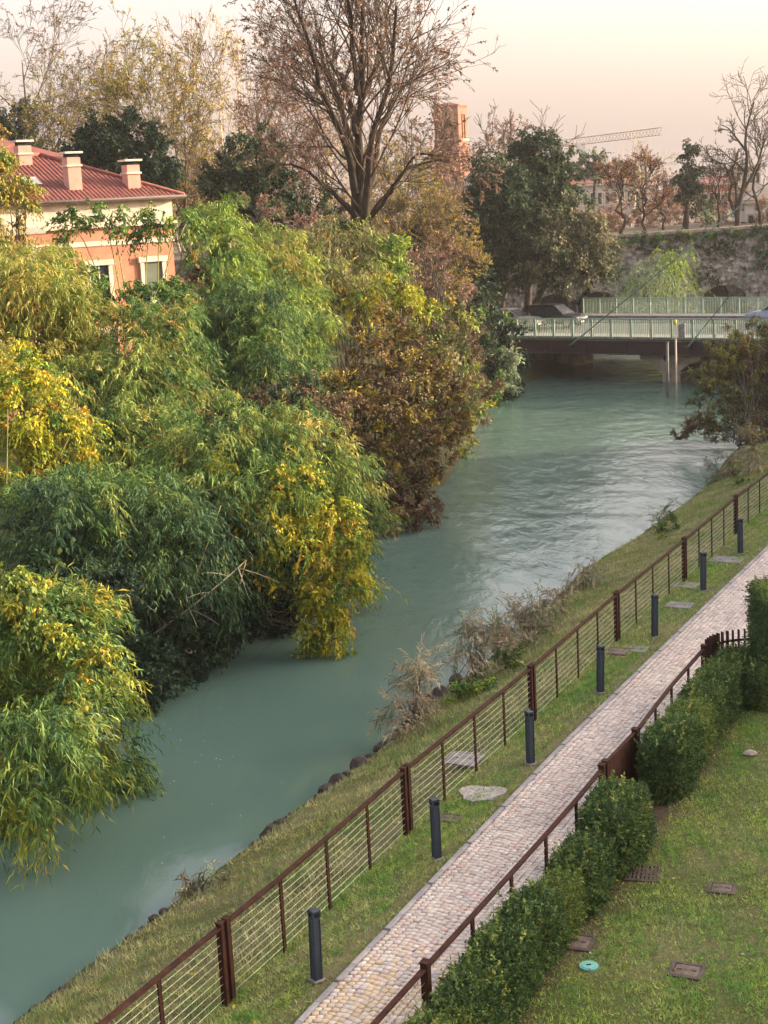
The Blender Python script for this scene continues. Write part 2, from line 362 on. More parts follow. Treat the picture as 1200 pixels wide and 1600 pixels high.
base = [sett_mesh(s) for s in range(8)]
n_one = 300
vm = []
for s in range(8):
    for q in range(4):
        vm.append(None)
for i in range(n_one):
    key = (i * 7) % 32; s, q = key % 8, key // 8
    if vm[key] is None:
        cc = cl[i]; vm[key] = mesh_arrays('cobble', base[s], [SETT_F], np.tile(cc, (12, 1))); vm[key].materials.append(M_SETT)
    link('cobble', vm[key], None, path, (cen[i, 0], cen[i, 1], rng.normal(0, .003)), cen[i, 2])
rest = cen[n_one:]; nb = len(rest); B = np.stack([base[i % 8] for i in range(nb)])
ca, sa = np.cos(rest[:, 2]), np.sin(rest[:, 2])
X = B[..., 0] * ca[:, None] - B[..., 1] * sa[:, None] + rest[:, 0:1]; Y = B[..., 0] * sa[:, None] + B[..., 1] * ca[:, None] + rest[:, 1:2]
V = np.stack([X, Y, B[..., 2] + rng.normal(0, .003, (nb, 1))], -1).reshape(-1, 3)
F = (np.array(SETT_F)[None] + (np.arange(nb) * 12)[:, None, None]).reshape(-1, 4)
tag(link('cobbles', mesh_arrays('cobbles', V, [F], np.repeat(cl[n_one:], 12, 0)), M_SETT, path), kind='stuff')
# edging stones along both sides
ek = [G().box((0, 0, -.02), (.10, .46 + .04 * q, .09), bev=.008).mesh('edging_stone') for q in range(3)]
for m_ in ek: m_.materials.append(plain('edging_%d' % ek.index(m_), ((.30, .29, .29), (.36, .34, .33), (.27, .26, .27))[ek.index(m_)], .85, .2, 12.0, .3))
v = 0.2; q = 0
while v < arcl[-1] - 1.0:
    q += 1; yv = float(np.interp(v + .24, arcl, ysp)); dx = float(PL(yv + .3) - PL(yv - .3)) / .6; a = math.atan2(1, dx) - math.pi / 2
    link('edging_stone', ek[q % 3], None, path, (float(PL(yv)) + .045, yv, 0.0), a)
    v += (.46 + .04 * (q % 3)) + .012

# ------------------------------------------------------------------ railings
fy = np.arange(5, 70, .1); fs = np.concatenate([[0], np.cumsum(np.hypot(np.diff(FX(fy)), .1))])
def fpt(s):
    y = float(np.interp(s, fs, fy)); return np.array([float(FX(y)), y])
def s_of(y): return float(np.interp(y, fy, fs))
def post_mesh(w, d, h):
    g = G(); g.box((0, 0, h / 2 - .15), (w, d, h + .3), bev=.004); return g.mesh('post')
PM = post_mesh(.075, .022, 1.07); PE = post_mesh(.085, .085, 1.12); PC = G().box((0, 0, 1.14), (.115, .10, .014), bev=.003).mesh('post_cap')
for m_ in (PM, PE, PC): m_.materials.append(M_CORTEN)
ends = [s_of(23.2) + 5.62 * k for k in range(-2, 7)]
ordn = ['lowest', 'second', 'third', 'fourth', 'fifth', 'sixth', 'seventh', 'eighth']
rail_lab = ['rusty steel cable railing beside the river, panel cut off by the bottom edge',
            'rusty steel cable railing panel beside the lowest bollard, river side',
            'third rusty cable railing panel from the bottom, by the pale gravel patch',
            'fourth rusty cable railing panel from the bottom, below the feathery dry shrubs',
            'fifth rusty cable railing panel from the bottom along the river',
            'sixth rusty cable railing panel from the bottom along the river',
            'seventh rusty cable railing panel, far up the path near the right edge',
            'farthest rusty cable railing panel, leaving the picture at the right edge']
NC = 9
for k in range(8):
    s0, s1 = ends[k] + .07, ends[k + 1] - .07
    b = fpt((s0 + s1) / 2); root = thing('cable_railing', rail_lab[k], 'railing', (b[0], b[1], 0), 0, 'railing panels along the river')
    npst = 4; ss = np.linspace(s0, s1, npst + 1)
    top = []
    for i, s in enumerate(ss):
        p = fpt(s); q = fpt(s + .1); a = math.atan2(q[1] - p[1], q[0] - p[0]); end = i in (0, npst)
        o = link('post', PE if end else PM, None, root, (p[0] - b[0], p[1] - b[1], 0), a + (math.pi / 2 if not end else 0))
        if not end: o.rotation_euler = (0, 0, a)
        if end: link('post_cap', PC, None, o, (0, 0, 0))
        top.append(np.array([p[0] - b[0], p[1] - b[1], 0]))
    g = G()
    for i in range(npst):
        e0 = .0 if i else .04; e1 = .0 if i < npst - 1 else .04; d = nrm(top[i + 1] - top[i])
        g.beam(top[i] + d * e0 + (0, 0, 1.075), top[i + 1] - d * e1 + (0, 0, 1.075), .075, .035)
    g.build('top_rail', M_CORTEN, root)
    for c in range(NC):
        z = .09 + .108 * c; r_ = np.random.default_rng(k * 20 + c)
        pts = []
        for i in range(npst):
            for t in (0, .5): pts.append(top[i] * (1 - t) + top[i + 1] * t + np.array([0, 0, z - (.006 if t else 0) + r_.normal(0, .002)]))
        pts.append(top[-1] + np.array([0, 0, z]))
        G().tube(pts, .003, 5).build('cable', M_CABLE, root, True)

# garden railing on the right of the path: panels, solid gate, then slats curving to the clipped hedge
gp = [np.array([float(GR(y)), y]) for y in np.arange(10.2, 29.25, .05)]
gs = np.concatenate([[0], np.cumsum([np.hypot(*(gp[i + 1] - gp[i])) for i in range(len(gp) - 1)])])
def gpt(s):
    s = np.clip(s, 0, gs[-1]); i = min(int(np.searchsorted(gs, s)), len(gp) - 1); i = max(i, 1); t = (s - gs[i - 1]) / (gs[i] - gs[i - 1]); return gp[i - 1] * (1 - t) + gp[i] * t
gS = lambda y: float(np.interp(y, [p[1] for p in gp], gs))
GP = post_mesh(.085, .03, .98); GP.materials.append(M_CORTEN); GE = post_mesh(.10, .10, 1.06); GE.materials.append(M_CORTEN)
CAPG = G().box((0, 0, 1.075), (.14, .12, .014), bev=.003).mesh('post_cap'); CAPG.materials.append(M_CORTEN)
def garden_panel(y0, y1, n, label, dbl=True):
    s0, s1 = gS(y0), gS(y1); b = gpt((s0 + s1) / 2); root = thing('garden_railing', label, 'railing', (b[0], b[1], 0), 0, 'railing panels along the garden')
    T = []
    for i, s in enumerate(np.linspace(s0, s1, n + 1)):
        p = gpt(s); q = gpt(s + .1) if s < gs[-1] - .1 else p + (p - gpt(s - .1)); a = math.atan2(q[1] - p[1], q[0] - p[0]); e = (i == n)
        o = link('post', GE if e else GP, None, root, (p[0] - b[0], p[1] - b[1], 0), a); T.append(np.array([p[0] - b[0], p[1] - b[1], 0]))
        if e: link('post_cap', CAPG, None, o)
    g = G()
    for i in range(n): g.beam(T[i] + (0, 0, .995), T[i + 1] - (nrm(T[i + 1] - T[i]) * .06 if i == n - 1 else 0) + (0, 0, .995), .07, .03)
    g.build('top_rail', M_CORTEN, root)
    for c in range(7):
        G().tube([t + np.array([0, 0, .1 + .12 * c]) for t in T], .003, 5).build('cable', M_CABLE, root, True)
garden_panel(10.4, 16.9, 5, 'rusty garden railing between box hedge and path, panel at the bottom edge')
garden_panel(16.96, 23.0, 5, 'rusty garden railing panel ending at the solid steel gate')
garden_panel(24.75, 29.1, 4, 'short rusty garden railing panel between gate and curved slats')
a0, a1 = np.array([float(GR(23.12)), 23.12]), np.array([float(GR(24.6)), 24.6]); b = (a0 + a1) / 2; d = nrm(a1 - a0)
root = thing('garden_gate', 'solid rusty sheet steel gate in the garden railing beside the path', 'gate', (b[0], b[1], 0))
ag = math.atan2(d[1], d[0]); Lg = float(np.hypot(*(a1 - a0)))
G().box((0, 0, .55), (Lg - .22, .02, .92), ag, .004).build('gate_panel', M_CORTEN, root)
G().beam(np.append(-d * (Lg / 2 - .11), 1.02), np.append(d * (Lg / 2 - .11), 1.02), .06, .03).build('top_rail', M_CORTEN, root)
for sgn in (-1, 1):
    o = link('post', GE, None, root, np.append(d * sgn * (Lg / 2 - .055), 0), ag); link('post_cap', CAPG, None, o)
G().tube([np.append(-d * .35 + np.array([-d[1], d[0]]) * .03, .75), np.append(-d * .2 + np.array([-d[1], d[0]]) * .03, .75)], .012, 6).build('handle', M_IRON, root)
# slat fence curving off to the right
cpts = [(6.24, 29.28), (6.36, 29.5), (6.5, 29.66), (6.66, 29.78), (6.84, 29.86), (7.05, 29.9), (7.28, 29.92), (7.55, 29.93), (7.85, 29.94), (8.2, 29.95)]
cp = np.array(cpts); cs = np.concatenate([[0], np.cumsum(np.hypot(*np.diff(cp, axis=0).T))])
root = thing('slat_fence', 'curved rusty fence of upright flat slats beside the clipped hedge', 'fence', (6.8, 29.85, 0))
SL = G().box((0, 0, .56), (.012, .09, 1.12)).mesh('slat'); SL.materials.append(M_CORTEN)
for i, s in enumerate(np.arange(.05, cs[-1], .125 )):
    x, y = np.interp(s, cs, cp[:, 0]), np.interp(s, cs, cp[:, 1]); x2, y2 = np.interp(s + .02, cs, cp[:, 0]), np.interp(s + .02, cs, cp[:, 1])
    link('slat', SL, None, root, (x - 6.8, y - 29.85, 0), math.atan2(y2 - y, x2 - x))
for z in (.18, .9):
    g = G()
    for i in range(len(cp) - 1): g.beam((cp[i][0] - 6.8, cp[i][1] - 29.85, z), (cp[i + 1][0] - 6.8, cp[i + 1][1] - 29.85, z), .014, .05)
    g.build('cross_rail', M_CORTEN, root)

# ------------------------------------------------------------------ bollard lights
def bollard_parts():
    g = G().box((0, 0, .40), (.125, .125, .92), bev=.012); body = g.mesh('body'); body.materials.append(M_BOLL)
    g = G().box((0, 0, .8725), (.112, .112, .025)); neck = g.mesh('neck'); neck.materials.append(M_BOLL)
    g = G().box((0, 0, .9125), (.095, .095, .054)); lens = g.mesh('lamp_lens'); lens.materials.append(M_BOLLD)
    g = G().box((0, 0, .962), (.132, .132, .04), bev=.008); cap = g.mesh('cap'); cap.materials.append(M_BOLL)
    g = G().box((0, 0, .006), (.19, .19, .025), bev=.004); bp = g.mesh('base_plate'); bp.materials.append(M_CONC)
    return dict(body=body, neck=neck, lamp_lens=lens, cap=cap, base_plate=bp)
BP = bollard_parts(); BSTR = G().box((0, 0, 0), (.018, .018, .055)).mesh('lamp_strut'); BSTR.materials.append(M_BOLL)
bl = ['nearest dark blue bollard light at the bottom of the grass strip', 'dark blue bollard light next to the pale gravel patch, second from the bottom',
      'third dark blue bollard light from the bottom, opposite the steel gate', 'fourth dark blue bollard light from the bottom, leaning slightly',
      'fifth dark blue bollard light from the bottom along the path', 'sixth dark blue bollard light, second farthest along the path', 'farthest dark blue bollard light near the right picture edge']
for i, (px, py) in enumerate([(495, 1535), (683, 1345), (829, 1197), (938, 1086), (1023, 999), (1099, 927), (1157, 869)]):
    p = atz(px, py - 4, 0.0); root = thing('bollard_light', bl[i], 'bollard', (p[0], p[1], 0), R(28 + [8, -4, 3, 0, -8, -12, -14][i]), 'bollard lights along the path')
    root.rotation_euler = (R([-.5, .6, 0, .3, .2, -.2, 0][i]), R([1.8, -.4, .6, 1.8, 1.2, .6, -.6][i]), root.rotation_euler[2])
    for nme, me in BP.items(): link(nme, me, None, root)
    for sx, sy in ((-1, -1), (1, -1), (1, 1), (-1, 1)): link('lamp_strut', BSTR, None, root, (sx * .052, sy * .052, .9125))

# ------------------------------------------------------------------ covers in the lawns
def cover(px, py, w, d, rz, label, m_, name='manhole_cover', cat='manhole cover', ribs=0, ring=True):
    p = atz(px, py, .01); root = thing(name, label, cat, (p[0], p[1], -.012), rz)
    fw = .05
    if ring:
        g = G()
        for sx in (-1, 1): g.box((sx * (w / 2 - fw / 2), 0, .012), (fw, d, .03))
        for sy in (-1, 1): g.box((0, sy * (d / 2 - fw / 2), .012), (w - 2 * fw, fw, .03))
        g.build('frame', M_CONC if m_ is M_CONC else M_IRON, root)
    if ribs:
        G().box((0, 0, -.03), (w - 2 * fw, d - 2 * fw, .02)).build('sump', M_DARK, root)
        bm = G().box((0, 0, .014), (.035, d - 2 * fw, .03)).mesh('bar'); bm.materials.append(m_)
        for i in range(ribs): link('bar', bm, None, root, (-w / 2 + fw + (i + .5) * (w - 2 * fw) / ribs, 0, 0))
        for sy in (-1, 0, 1): G().box((0, sy * d * .22, .012), (w - 2 * fw, .03, .022)).build('cross_bar', m_, root)
    else:
        G().box((0, 0, .010), (w - 2 * fw - .012, d - 2 * fw - .012, .03), bev=.004).build('lid', m_, root)
        for sx in (-1, 1): G().box((sx * w * .22, 0, .026), (.06, .02, .008)).build('lifting_slot', M_DARK, root)
    return root
cover(725, 1185, .62, .62, R(-25), 'pale square concrete cover behind the railing above the gravel patch', M_CONC)
cover(703, 1278, .40, .34, R(-25), 'small grey iron cover behind the second bollard', M_IRONR)
cover(965, 1017, .52, .52, R(-28), 'reddish half of the paired covers near the fourth bollard', M_IRONR)
cover(996, 1014, .42, .46, R(-28), 'grey half of the paired covers near the fourth bollard', M_CONC)
cover(1062, 945, .62, .55, R(-28), 'grey cover in the grass left of the fifth bollard', M_CONC)
cover(1072, 914, .62, .55, R(-28), 'ribbed grey cover near the sixth bollard', M_CONC)
cover(1136, 874, .85, .7, R(-28), 'wide grey cover beside the farthest bollard', M_CONC)
cover(1005, 1364, .52, .56, R(-14), 'dark iron drain grate in the right lawn beside the hedge', M_IRON, 'drain_grate', 'drain grate', 7)
cover(1128, 1387, .40, .36, R(-20), 'rusty square cover in the right lawn, upper one', M_IRONR)
cover(1073, 1516, .44, .40, R(-24), 'dark rusty square cover in the lower right lawn', M_IRONR)
cover(899, 1471, .50, .46, R(-20), 'plain brown plate cover at the foot of the hedge', M_IRONR, ring=True)
p = atz(920, 1508, .02); root = thing('valve_cap', 'round turquoise plastic valve cap in the lawn', 'valve cap', (p[0], p[1], 0))
an = np.arange(20) / 20 * 2 * math.pi; rg = G().prism([(.125 * math.cos(a), .125 * math.sin(a)) for a in an], -.02, .02); rg.build('rim', M_TEAL, root)
G().prism([(.098 * math.cos(a), .098 * math.sin(a)) for a in an], .0, .026).build('lid', M_TEAL, root)
G().box((0, 0, .030), (.06, .02, .008)).build('slot', M_DARK, root)
def rock_mesh(seed, sub=2, amp=.28):
    import bmesh
    bm = bmesh.new(); bmesh.ops.create_icosphere(bm, subdivisions=sub, radius=1.0)
    V = np.array([v.co[:] for v in bm.verts]); k = 1 + amp * wob(V, seed, 1.7) + amp * .5 * wob(V, seed + 50, 4.0)
    for v, s in zip(bm.verts, k): v.co = v.co * float(s)
    me = bpy.data.meshes.new('rock'); bm.to_mesh(me); bm.free(); return me
p = atz(1172, 1178, .03); o = link('stone', rock_mesh(5), M_STONE, None, (p[0], p[1], .04)); o.scale = (.12, .085, .06); tag(o, 'single pale stone lying on the right lawn', 'stone')
# pale gravelly patch
p = atz(752, 1240, .0); an = np.arange(26) / 26 * 2 * math.pi; rr = .40 + .06 * np.sin(an * 3 + 1) + rng.normal(0, .02, 26)
g = G().prism([(float(r_ * math.cos(a)), float(r_ * .85 * math.sin(a))) for r_, a in zip(rr, an)], -.02, .018)
o = g.build('gravel_patch', plain('pale_gravel', (.30, .285, .26), .95, .45, 14.0, .9, col2=(.46, .44, .41)), None, False, (p[0], p[1], 0)); tag(o, 'pale gravelly concrete patch in the grass strip', 'gravel patch', kind='structure')

# ------------------------------------------------------------------ rocks along the near water's edge
RM = [rock_mesh(100 + i, 2, .33) for i in range(6)]
for m_ in RM: m_.materials.append(M_ROCK)
for px, py, sz in [(60, 1590, .26), (85, 1568, .2), (104, 1560, .24), (165, 1512, .2), (180, 1500, .16), (205, 1478, .22), (225, 1460, .15), (240, 1440, .14), (258, 1432, .16), (400, 1326, .17), (424, 1308, .28), (440, 1298, .26), (457, 1288, .28), (472, 1280, .2), (500, 1252, .18), (515, 1240, .26), (531, 1228, .3), (545, 1220, .24), (562, 1205, .34), (580, 1190, .18), (600, 1172, .26), (618, 1160, .24), (640, 1140, .36), (668, 1110, .5), (690, 1096, .42), (715, 1066, .3), (790, 1000, .4), (822, 972, .35), (850, 950, .3), (905, 925, .3), (930, 905, .35), (950, 895, .35), (968, 884, .3), (985, 872, .35), (1000, 862, .3), (1030, 842, .3), (1060, 815, .25)]:
    p = atz(px, py, -1.12); p[0] = max(p[0], float(EX(p[1])) - .35)
    o = link('rock', RM[int(rng.integers(6))], None, None, (p[0], p[1], -1.10 + sz * .12)); s = sz * .68
    o.scale = (s * rng.uniform(.8, 1.2), s * rng.uniform(.8, 1.2), s * rng.uniform(.7, 1.1)); o.rotation_euler = (0, 0, rng.uniform(0, 6))
    tag(o, 'dark rough stone at the near water edge', 'rock', 'stones along the near water edge')

# ------------------------------------------------------------------ plants
def leaf_quads(P, D, L, W, C, r, fold=.25, droop=.15):
    """diamond leaves: P base, D direction, L length, W width, C colour"""
    n = len(P); S = nrm(np.cross(D, r.normal(size=(n, 3)) * .9 + np.array([0, 0, 1.0]))); U = np.cross(S, D)
    L = np.broadcast_to(L, (n,))[:, None]; W = np.broadcast_to(W, (n,))[:, None]
    mid = P + D * L * .42
    V = np.stack([P, mid + S * W * .5 + U * W * fold, P + D * L - np.array([0, 0, 1.]) * L * droop, mid - S * W * .5 + U * W * fold], 1).reshape(-1, 3)
    return V, np.repeat(C, 4, 0)
PAL = {
 'bamboo': [((.055, .11, .028), 4), ((.09, .15, .035), 4), ((.15, .19, .045), 2.5), ((.035, .078, .028), 2)],
 'bamboo_y': [((.18, .20, .045), 4), ((.24, .225, .05), 3), ((.12, .165, .035), 3), ((.27, .20, .05), 1)],
 'bamboo_d': [((.035, .075, .032), 4), ((.055, .105, .04), 4), ((.022, .05, .024), 3), ((.10, .145, .035), 1)],
 'yellow': [((.36, .31, .025), 4), ((.28, .29, .025), 3.5), ((.18, .23, .025), 3.5), ((.38, .24, .03), .7), ((.09, .16, .025), 2)],
 'limevine': [((.20, .25, .035), 4), ((.28, .28, .035), 3), ((.12, .18, .035), 3), ((.38, .29, .04), 1.2)],
 'orange': [((.16, .105, .04), 4), ((.11, .075, .04), 5), ((.22, .18, .035), 2), ((.075, .055, .032), 4), ((.10, .11, .03), 3)],
 'brown': [((.13, .085, .055), 4), ((.18, .12, .07), 3), ((.09, .06, .04), 3), ((.12, .10, .045), 2)],
 'olive': [((.12, .12, .05), 4), ((.08, .09, .04), 4), ((.17, .15, .06), 2)],
 'dark': [((.018, .042, .024), 4), ((.028, .056, .032), 4), ((.042, .075, .036), 1.5)],
 'holm': [((.045, .07, .035), 4), ((.03, .05, .026), 4), ((.07, .095, .045), 2), ((.10, .11, .055), .8)],
 'holm_l': [((.14, .13, .075), 4), ((.10, .105, .06), 4), ((.18, .16, .09), 2), ((.06, .075, .04), 2)],
 'green': [((.06, .12, .03), 4), ((.09, .15, .035), 3), ((.04, .08, .025), 2)],
 'bright': [((.14, .21, .03), 4), ((.19, .24, .035), 3), ((.09, .15, .03), 3)],
 'box': [((.035, .07, .025), 4), ((.05, .09, .03), 4), ((.08, .125, .035), 2), ((.025, .05, .02), 2)],
 'boxb': [((.10, .145, .035), 3), ((.06, .10, .03), 3), ((.14, .16, .04), 2)],
 'pink': [((.36, .22, .17), 4), ((.28, .18, .13), 3), ((.22, .15, .11), 2)],
 'rust': [((.26, .115, .05), 4), ((.19, .085, .045), 3), ((.30, .16, .06), 2)],
 'gold': [((.34, .26, .045), 4), ((.26, .21, .045), 3), ((.27, .17, .04), .8), ((.19, .18, .045), 2.5)],
 'dry': [((.22, .18, .12), 4), ((.16, .135, .09), 3), ((.28, .24, .16), 2), ((.12, .11, .07), 2)],
 'greyg': [((.16, .20, .12), 4), ((.11, .15, .085), 4), ((.22, .25, .15), 2)],
}
LEAF_GAIN = {'bamboo_d': 1.25, 'orange': 1.25, 'brown': 1.25, 'limevine': 1.05, 'box': 1.7, 'boxb': 1.7, 'dry': 1.7, 'pink': 1.0, 'gold': 1.15, 'yellow': 1.2, 'rust': 1.0, 'dark': 1.0, 'holm': 1.15}
def pal(name, n, r):
    p = PAL[name]; w = np.array([a[1] for a in p], float); w /= w.sum()
    return LEAF_GAIN.get(name, 1.4) * np.array([a[0] for a in p])[r.choice(len(p), n, p=w)]
# style: leaf length, width, leaves per spray, spray length, droop of spray, spread of leaves, sprays per square metre
STY = {
 'bamboo': (.205, .031, 14, .80, .8, .8, 33), 'vine': (.11, .058, 15, .55, .8, .9, 34), 'broad': (.13, .062, 12, .40, .25, 1.1, 32),
 'small': (.085, .045, 12, .28, .1, 1.2, 60), 'box': (.045, .026, 12, .14, -.15, 1.2, 170), 'willow': (.17, .022, 26, 1.7, 1.25, .5, 20), 'feather': (.16, .020, 20, .55, .25, .5, 60),
}
class Plant:
    def __init__(s, name, label, cat, base, seed, group=None):
        s.b = np.array([base[0], base[1], base[2]], float); s.root = thing(name, label, cat, tuple(s.b), 0, group)
        s.r = np.random.default_rng(seed); s.seed = seed; s.LV, s.LC, s.T = [], [], []; s.tcol = None; s.sr = 1.0
    def leafs(s, P, D, L, W, C, **k):
        V, c = leaf_quads(P, D, L, W, C, s.r, **k); s.LV.append(V); s.LC.append(c)
    def sprays(s, P0, D0, style, palette, scale=1.0, mixp=None):
        """twigs starting at P0 towards D0, bending down, with leaves along them"""
        r = s.r; l, w, K, sl, dr, spread, _ = STY[style]; n = len(P0)
        if n == 0: return
        Ls = sl * scale * r.uniform(.6, 1.3, n)[:, None, None]
        t = (np.arange(K) + r.uniform(0, 1, (n, K))) / K; t3 = t[..., None]
        P = P0[:, None] + D0[:, None] * t3 * Ls + np.array([0, 0, -1.]) * dr * t3 ** 2 * Ls * .8
        T = nrm(D0[:, None] + np.array([0, 0, -1.]) * dr * 1.6 * t3)
        D = nrm(T * .75 + r.normal(size=(n, K, 3)) * .5 * spread + np.array([0, 0, -.45 * max(dr, 0)]))
        if s.tcol is not None and len(s.tcol[0]) == n:      # one colour drift per tuft
            tid, m_ = s.tcol; first = np.searchsorted(tid, np.arange(m_)); Pt = P0[first]
        else: tid, m_, Pt = np.arange(n), n, P0
        s.tcol = None; c = pal(palette, m_, r)
        if mixp is not None:
            p2, f = mixp; k = r.uniform(size=m_) < (f(Pt) if callable(f) else np.clip(f * (1 + 1.3 * wob(Pt, s.seed + 5, .9)), 0, 1)); c = np.where(k[:, None], pal(p2, m_, r), c)
        c = (c * r.uniform(.8, 1.2, (m_, 1)))[tid]; c = np.where(r.uniform(size=(n, 1)) < .25, pal(palette, n, r), c)
        C = np.repeat(c[:, None], K, 1) * r.uniform(.75, 1.3, (n, K, 1)); hue = r.normal(0, .06, (n, K, 1)); C = C * np.concatenate([1 + hue, 1 + 0 * hue, 1 - hue], -1)
        m = n * K
        s.leafs(P.reshape(-1, 3), D.reshape(-1, 3), l * scale * r.uniform(.65, 1.25, m), w * scale * r.uniform(.7, 1.2, m), np.clip(C.reshape(-1, 3), .005, .6))
    def lobe(s, c, rad, style, palette, dens=1.0, scale=1.0, mixp=None, lump=.22, low=-.75, shell=(.62, 1.02), stems=3, out=.55, up=.35, inner=1.0):
        """an uneven clump of sprays; fewer on the side that faces away"""
        r = s.r; c = np.asarray(c, float); rad = np.asarray(rad, float); sty = STY[style]
        area = 4 * math.pi * ((rad[0] * rad[1]) ** 1.6 / 3 + (rad[0] * rad[2]) ** 1.6 / 3 + (rad[1] * rad[2]) ** 1.6 / 3) ** (1 / 1.6)
        n = int(area * sty[6] * dens / scale ** 2)
        per = {'box': 9, 'feather': 5, 'willow': 6}.get(style, 9); nt_ = max(6, n // per)
        T = nrm(r.normal(size=(nt_, 3))); view = nrm(c - np.array([0, 0, CAM_H]))
        keep = (T[:, 2] > low) & ((T @ view < .25) | (r.uniform(size=nt_) < .35)); T = T[keep]; nt_ = len(T)
        kt = 1 + lump * 1.15 * wob(T, s.seed * 7 + len(s.LV), 2.6) + lump * .75 * wob(T, s.seed * 7 + 3 + len(s.LV), 6.0)
        rt = r.uniform(shell[0], shell[1], nt_) ** .7 * kt
        tp_ = r.integers(0, 1 << 30, nt_)
        D = np.repeat(T, per, 0); n = len(D); tid = np.repeat(np.arange(nt_), per)
        P = c + D * rad * np.repeat(rt, per)[:, None] + r.normal(0, .10 * sty[3] / .5 * scale, (n, 3))
        d = nrm(nrm(D / rad) * out + np.repeat(r.normal(size=(nt_, 3)) * .35, per, 0) + r.normal(size=(n, 3)) * .38 + np.array([0, 0, up]))
        s.tcol = (tid, nt_)
        s.sprays(P - d * sty[3] * scale * .3, d, style, palette, scale, mixp)
        if inner:
            m_ = int(area * 16 * inner / min(scale, 1.6) ** 2) if style != 'vine' else 0; Pi = c + nrm(r.normal(size=(m_, 3))) * rad * (r.uniform(.05, .38, m_) ** .5)[:, None]; Di = nrm(r.normal(size=(m_, 3)))
            s.leafs(Pi, Di, .24 * min(scale, 1.3), .13 * min(scale, 1.3), pal(palette, m_, r) * r.uniform(.7, 1.1, (m_, 1)))
        if stems:
            sp_ = min(.5, rad.mean() * .3); b = s.b + np.stack([r.normal(0, sp_, stems), r.normal(0, sp_, stems), np.zeros(stems)], -1)
            e = c + nrm(r.normal(size=(stems, 3))) * rad * .45; t = np.linspace(0, 1, 9)[None, :, None]
            mid = b * .45 + e * .55; mid[:, 2] = np.maximum(b[:, 2], e[:, 2]) * .8 + .2 * e[:, 2] + .1
            Q = (1 - t) ** 2 * b[:, None] + 2 * t * (1 - t) * mid[:, None] + t ** 2 * e[:, None]
            s.T.append((Q, np.linspace(.035, .010, 9)[None].repeat(stems, 0) * max(1, rad.mean() / 1.5) * s.sr, 5))
    def tube(s, Q, Rr, sides=5): s.T.append((np.asarray(Q, float), np.asarray(Rr, float), sides))
    def done(s, leaf_name='foliage', stem_name='stems', stem_mat=None, leaf_mat=None):
        if s.T:
            VV, FF, o = [], [], 0
            for Q, Rr, sd in s.T:
                V, F = tubes(Q, Rr, sd); VV.append(V); FF.append(F + o); o += len(V)
            link(stem_name, mesh_arrays(stem_name, np.concatenate(VV) - s.b, [np.concatenate(FF)], None, True), stem_mat or M_TWIG, s.root)
        if s.LV:
            V = np.concatenate(s.LV) - s.b; C = np.concatenate(s.LC)
            link(leaf_name, mesh_arrays(leaf_name, V, [np.arange(len(V)).reshape(-1, 4)], C), leaf_mat or M_LEAF, s.root)
        return s.root
def px_lobe(px, py, Y, rx, ry, depth=.9):
    c = at(px, py, Y); k = Y / FPX; return c, (rx * k, (rx + ry) / 2 * k * depth, ry * k)
_seed = [1000]
def shrub(name, label, lobes, style, palette, base=None, mixp=None, dens=1.0, scale=None, cat='shrub', group=None, stem_mat=None, extra=None, side='L', **kw):
    """lobes: (px, py, Y, rx_px, ry_px) as seen in the photo, standing at real depth"""
    _seed[0] += 1; L = [px_lobe(*l) for l in lobes]
    if base is None:
        m_ = np.mean([c for c, r_ in L], 0); x = min(m_[0], float(LX(m_[1])) - .5) if side == 'L' else m_[0]
        base = (x, m_[1], (.2 if m_[1] < 82 else 1.0) if side == 'L' else float(zR(m_[0], m_[1])) - .03)
    p = Plant(name, label, cat, base, _seed[0], group); p.sr = .45 if side == 'R' else 1.0
    for i, (c, r_) in enumerate(L):
        if side == 'L' and lobes[i][2] < 62 and style == 'bamboo':
            c = c + nrm(c - np.array([0, 0, CAM_H])) * p.r.normal(0, .9); r_ = tuple(.93 * q for q in r_)
        sc_ = scale or max(1.0, lobes[i][2] / 48.0)
        p.lobe(c, r_, style if isinstance(style, str) else style[i % len(style)], palette if isinstance(palette, str) else palette[i % len(palette)], dens, sc_, mixp, **kw)
    if extra: extra(p)
    return p.done(stem_mat=stem_mat or M_TWIG)

# ---- far bank, from the near left corner up to the bridge
BG = 'shrubs crowding the far bank'
shrub('bamboo', 'weeping bamboo clump overhanging the water in the lower left corner',
      [(40, 1010, 28.5, 110, 130), (110, 1080, 28, 95, 130), (60, 1190, 27.6, 115, 110), (165, 1215, 27.4, 68, 90), (110, 960, 29, 70, 70), (-20, 1120, 28, 90, 150)], 'bamboo', 'bamboo',
      mixp=('limevine', .35), cat='bamboo', group=BG, stem_mat=M_CULM, lump=.3, low=-.9, dens=1.2)
shrub('climbing_vine', 'lime green creeper trailing over the lower left bamboo clump', [(30, 930, 27.8, 75, 65), (60, 1010, 27.2, 55, 75), (135, 1050, 27.0, 45, 70), (95, 1120, 26.9, 40, 60), (30, 1250, 26.9, 45, 50)], 'vine', 'limevine', cat='vine', group=BG, mixp=('bamboo', .45), dens=.9, stems=1)
shrub('laurel_bush', 'very dark leafy bush at the waterline between the two bamboo overhangs', [(210, 1060, 34, 70, 70), (270, 990, 36, 95, 80), (340, 940, 38, 100, 60), (420, 930, 40, 80, 50), (150, 960, 34, 80, 80), (310, 985, 37.5, 90, 50), (400, 960, 40, 90, 40), (240, 1050, 34.5, 50, 50)], 'broad', 'dark', group=BG, dens=1.5, low=-.95)
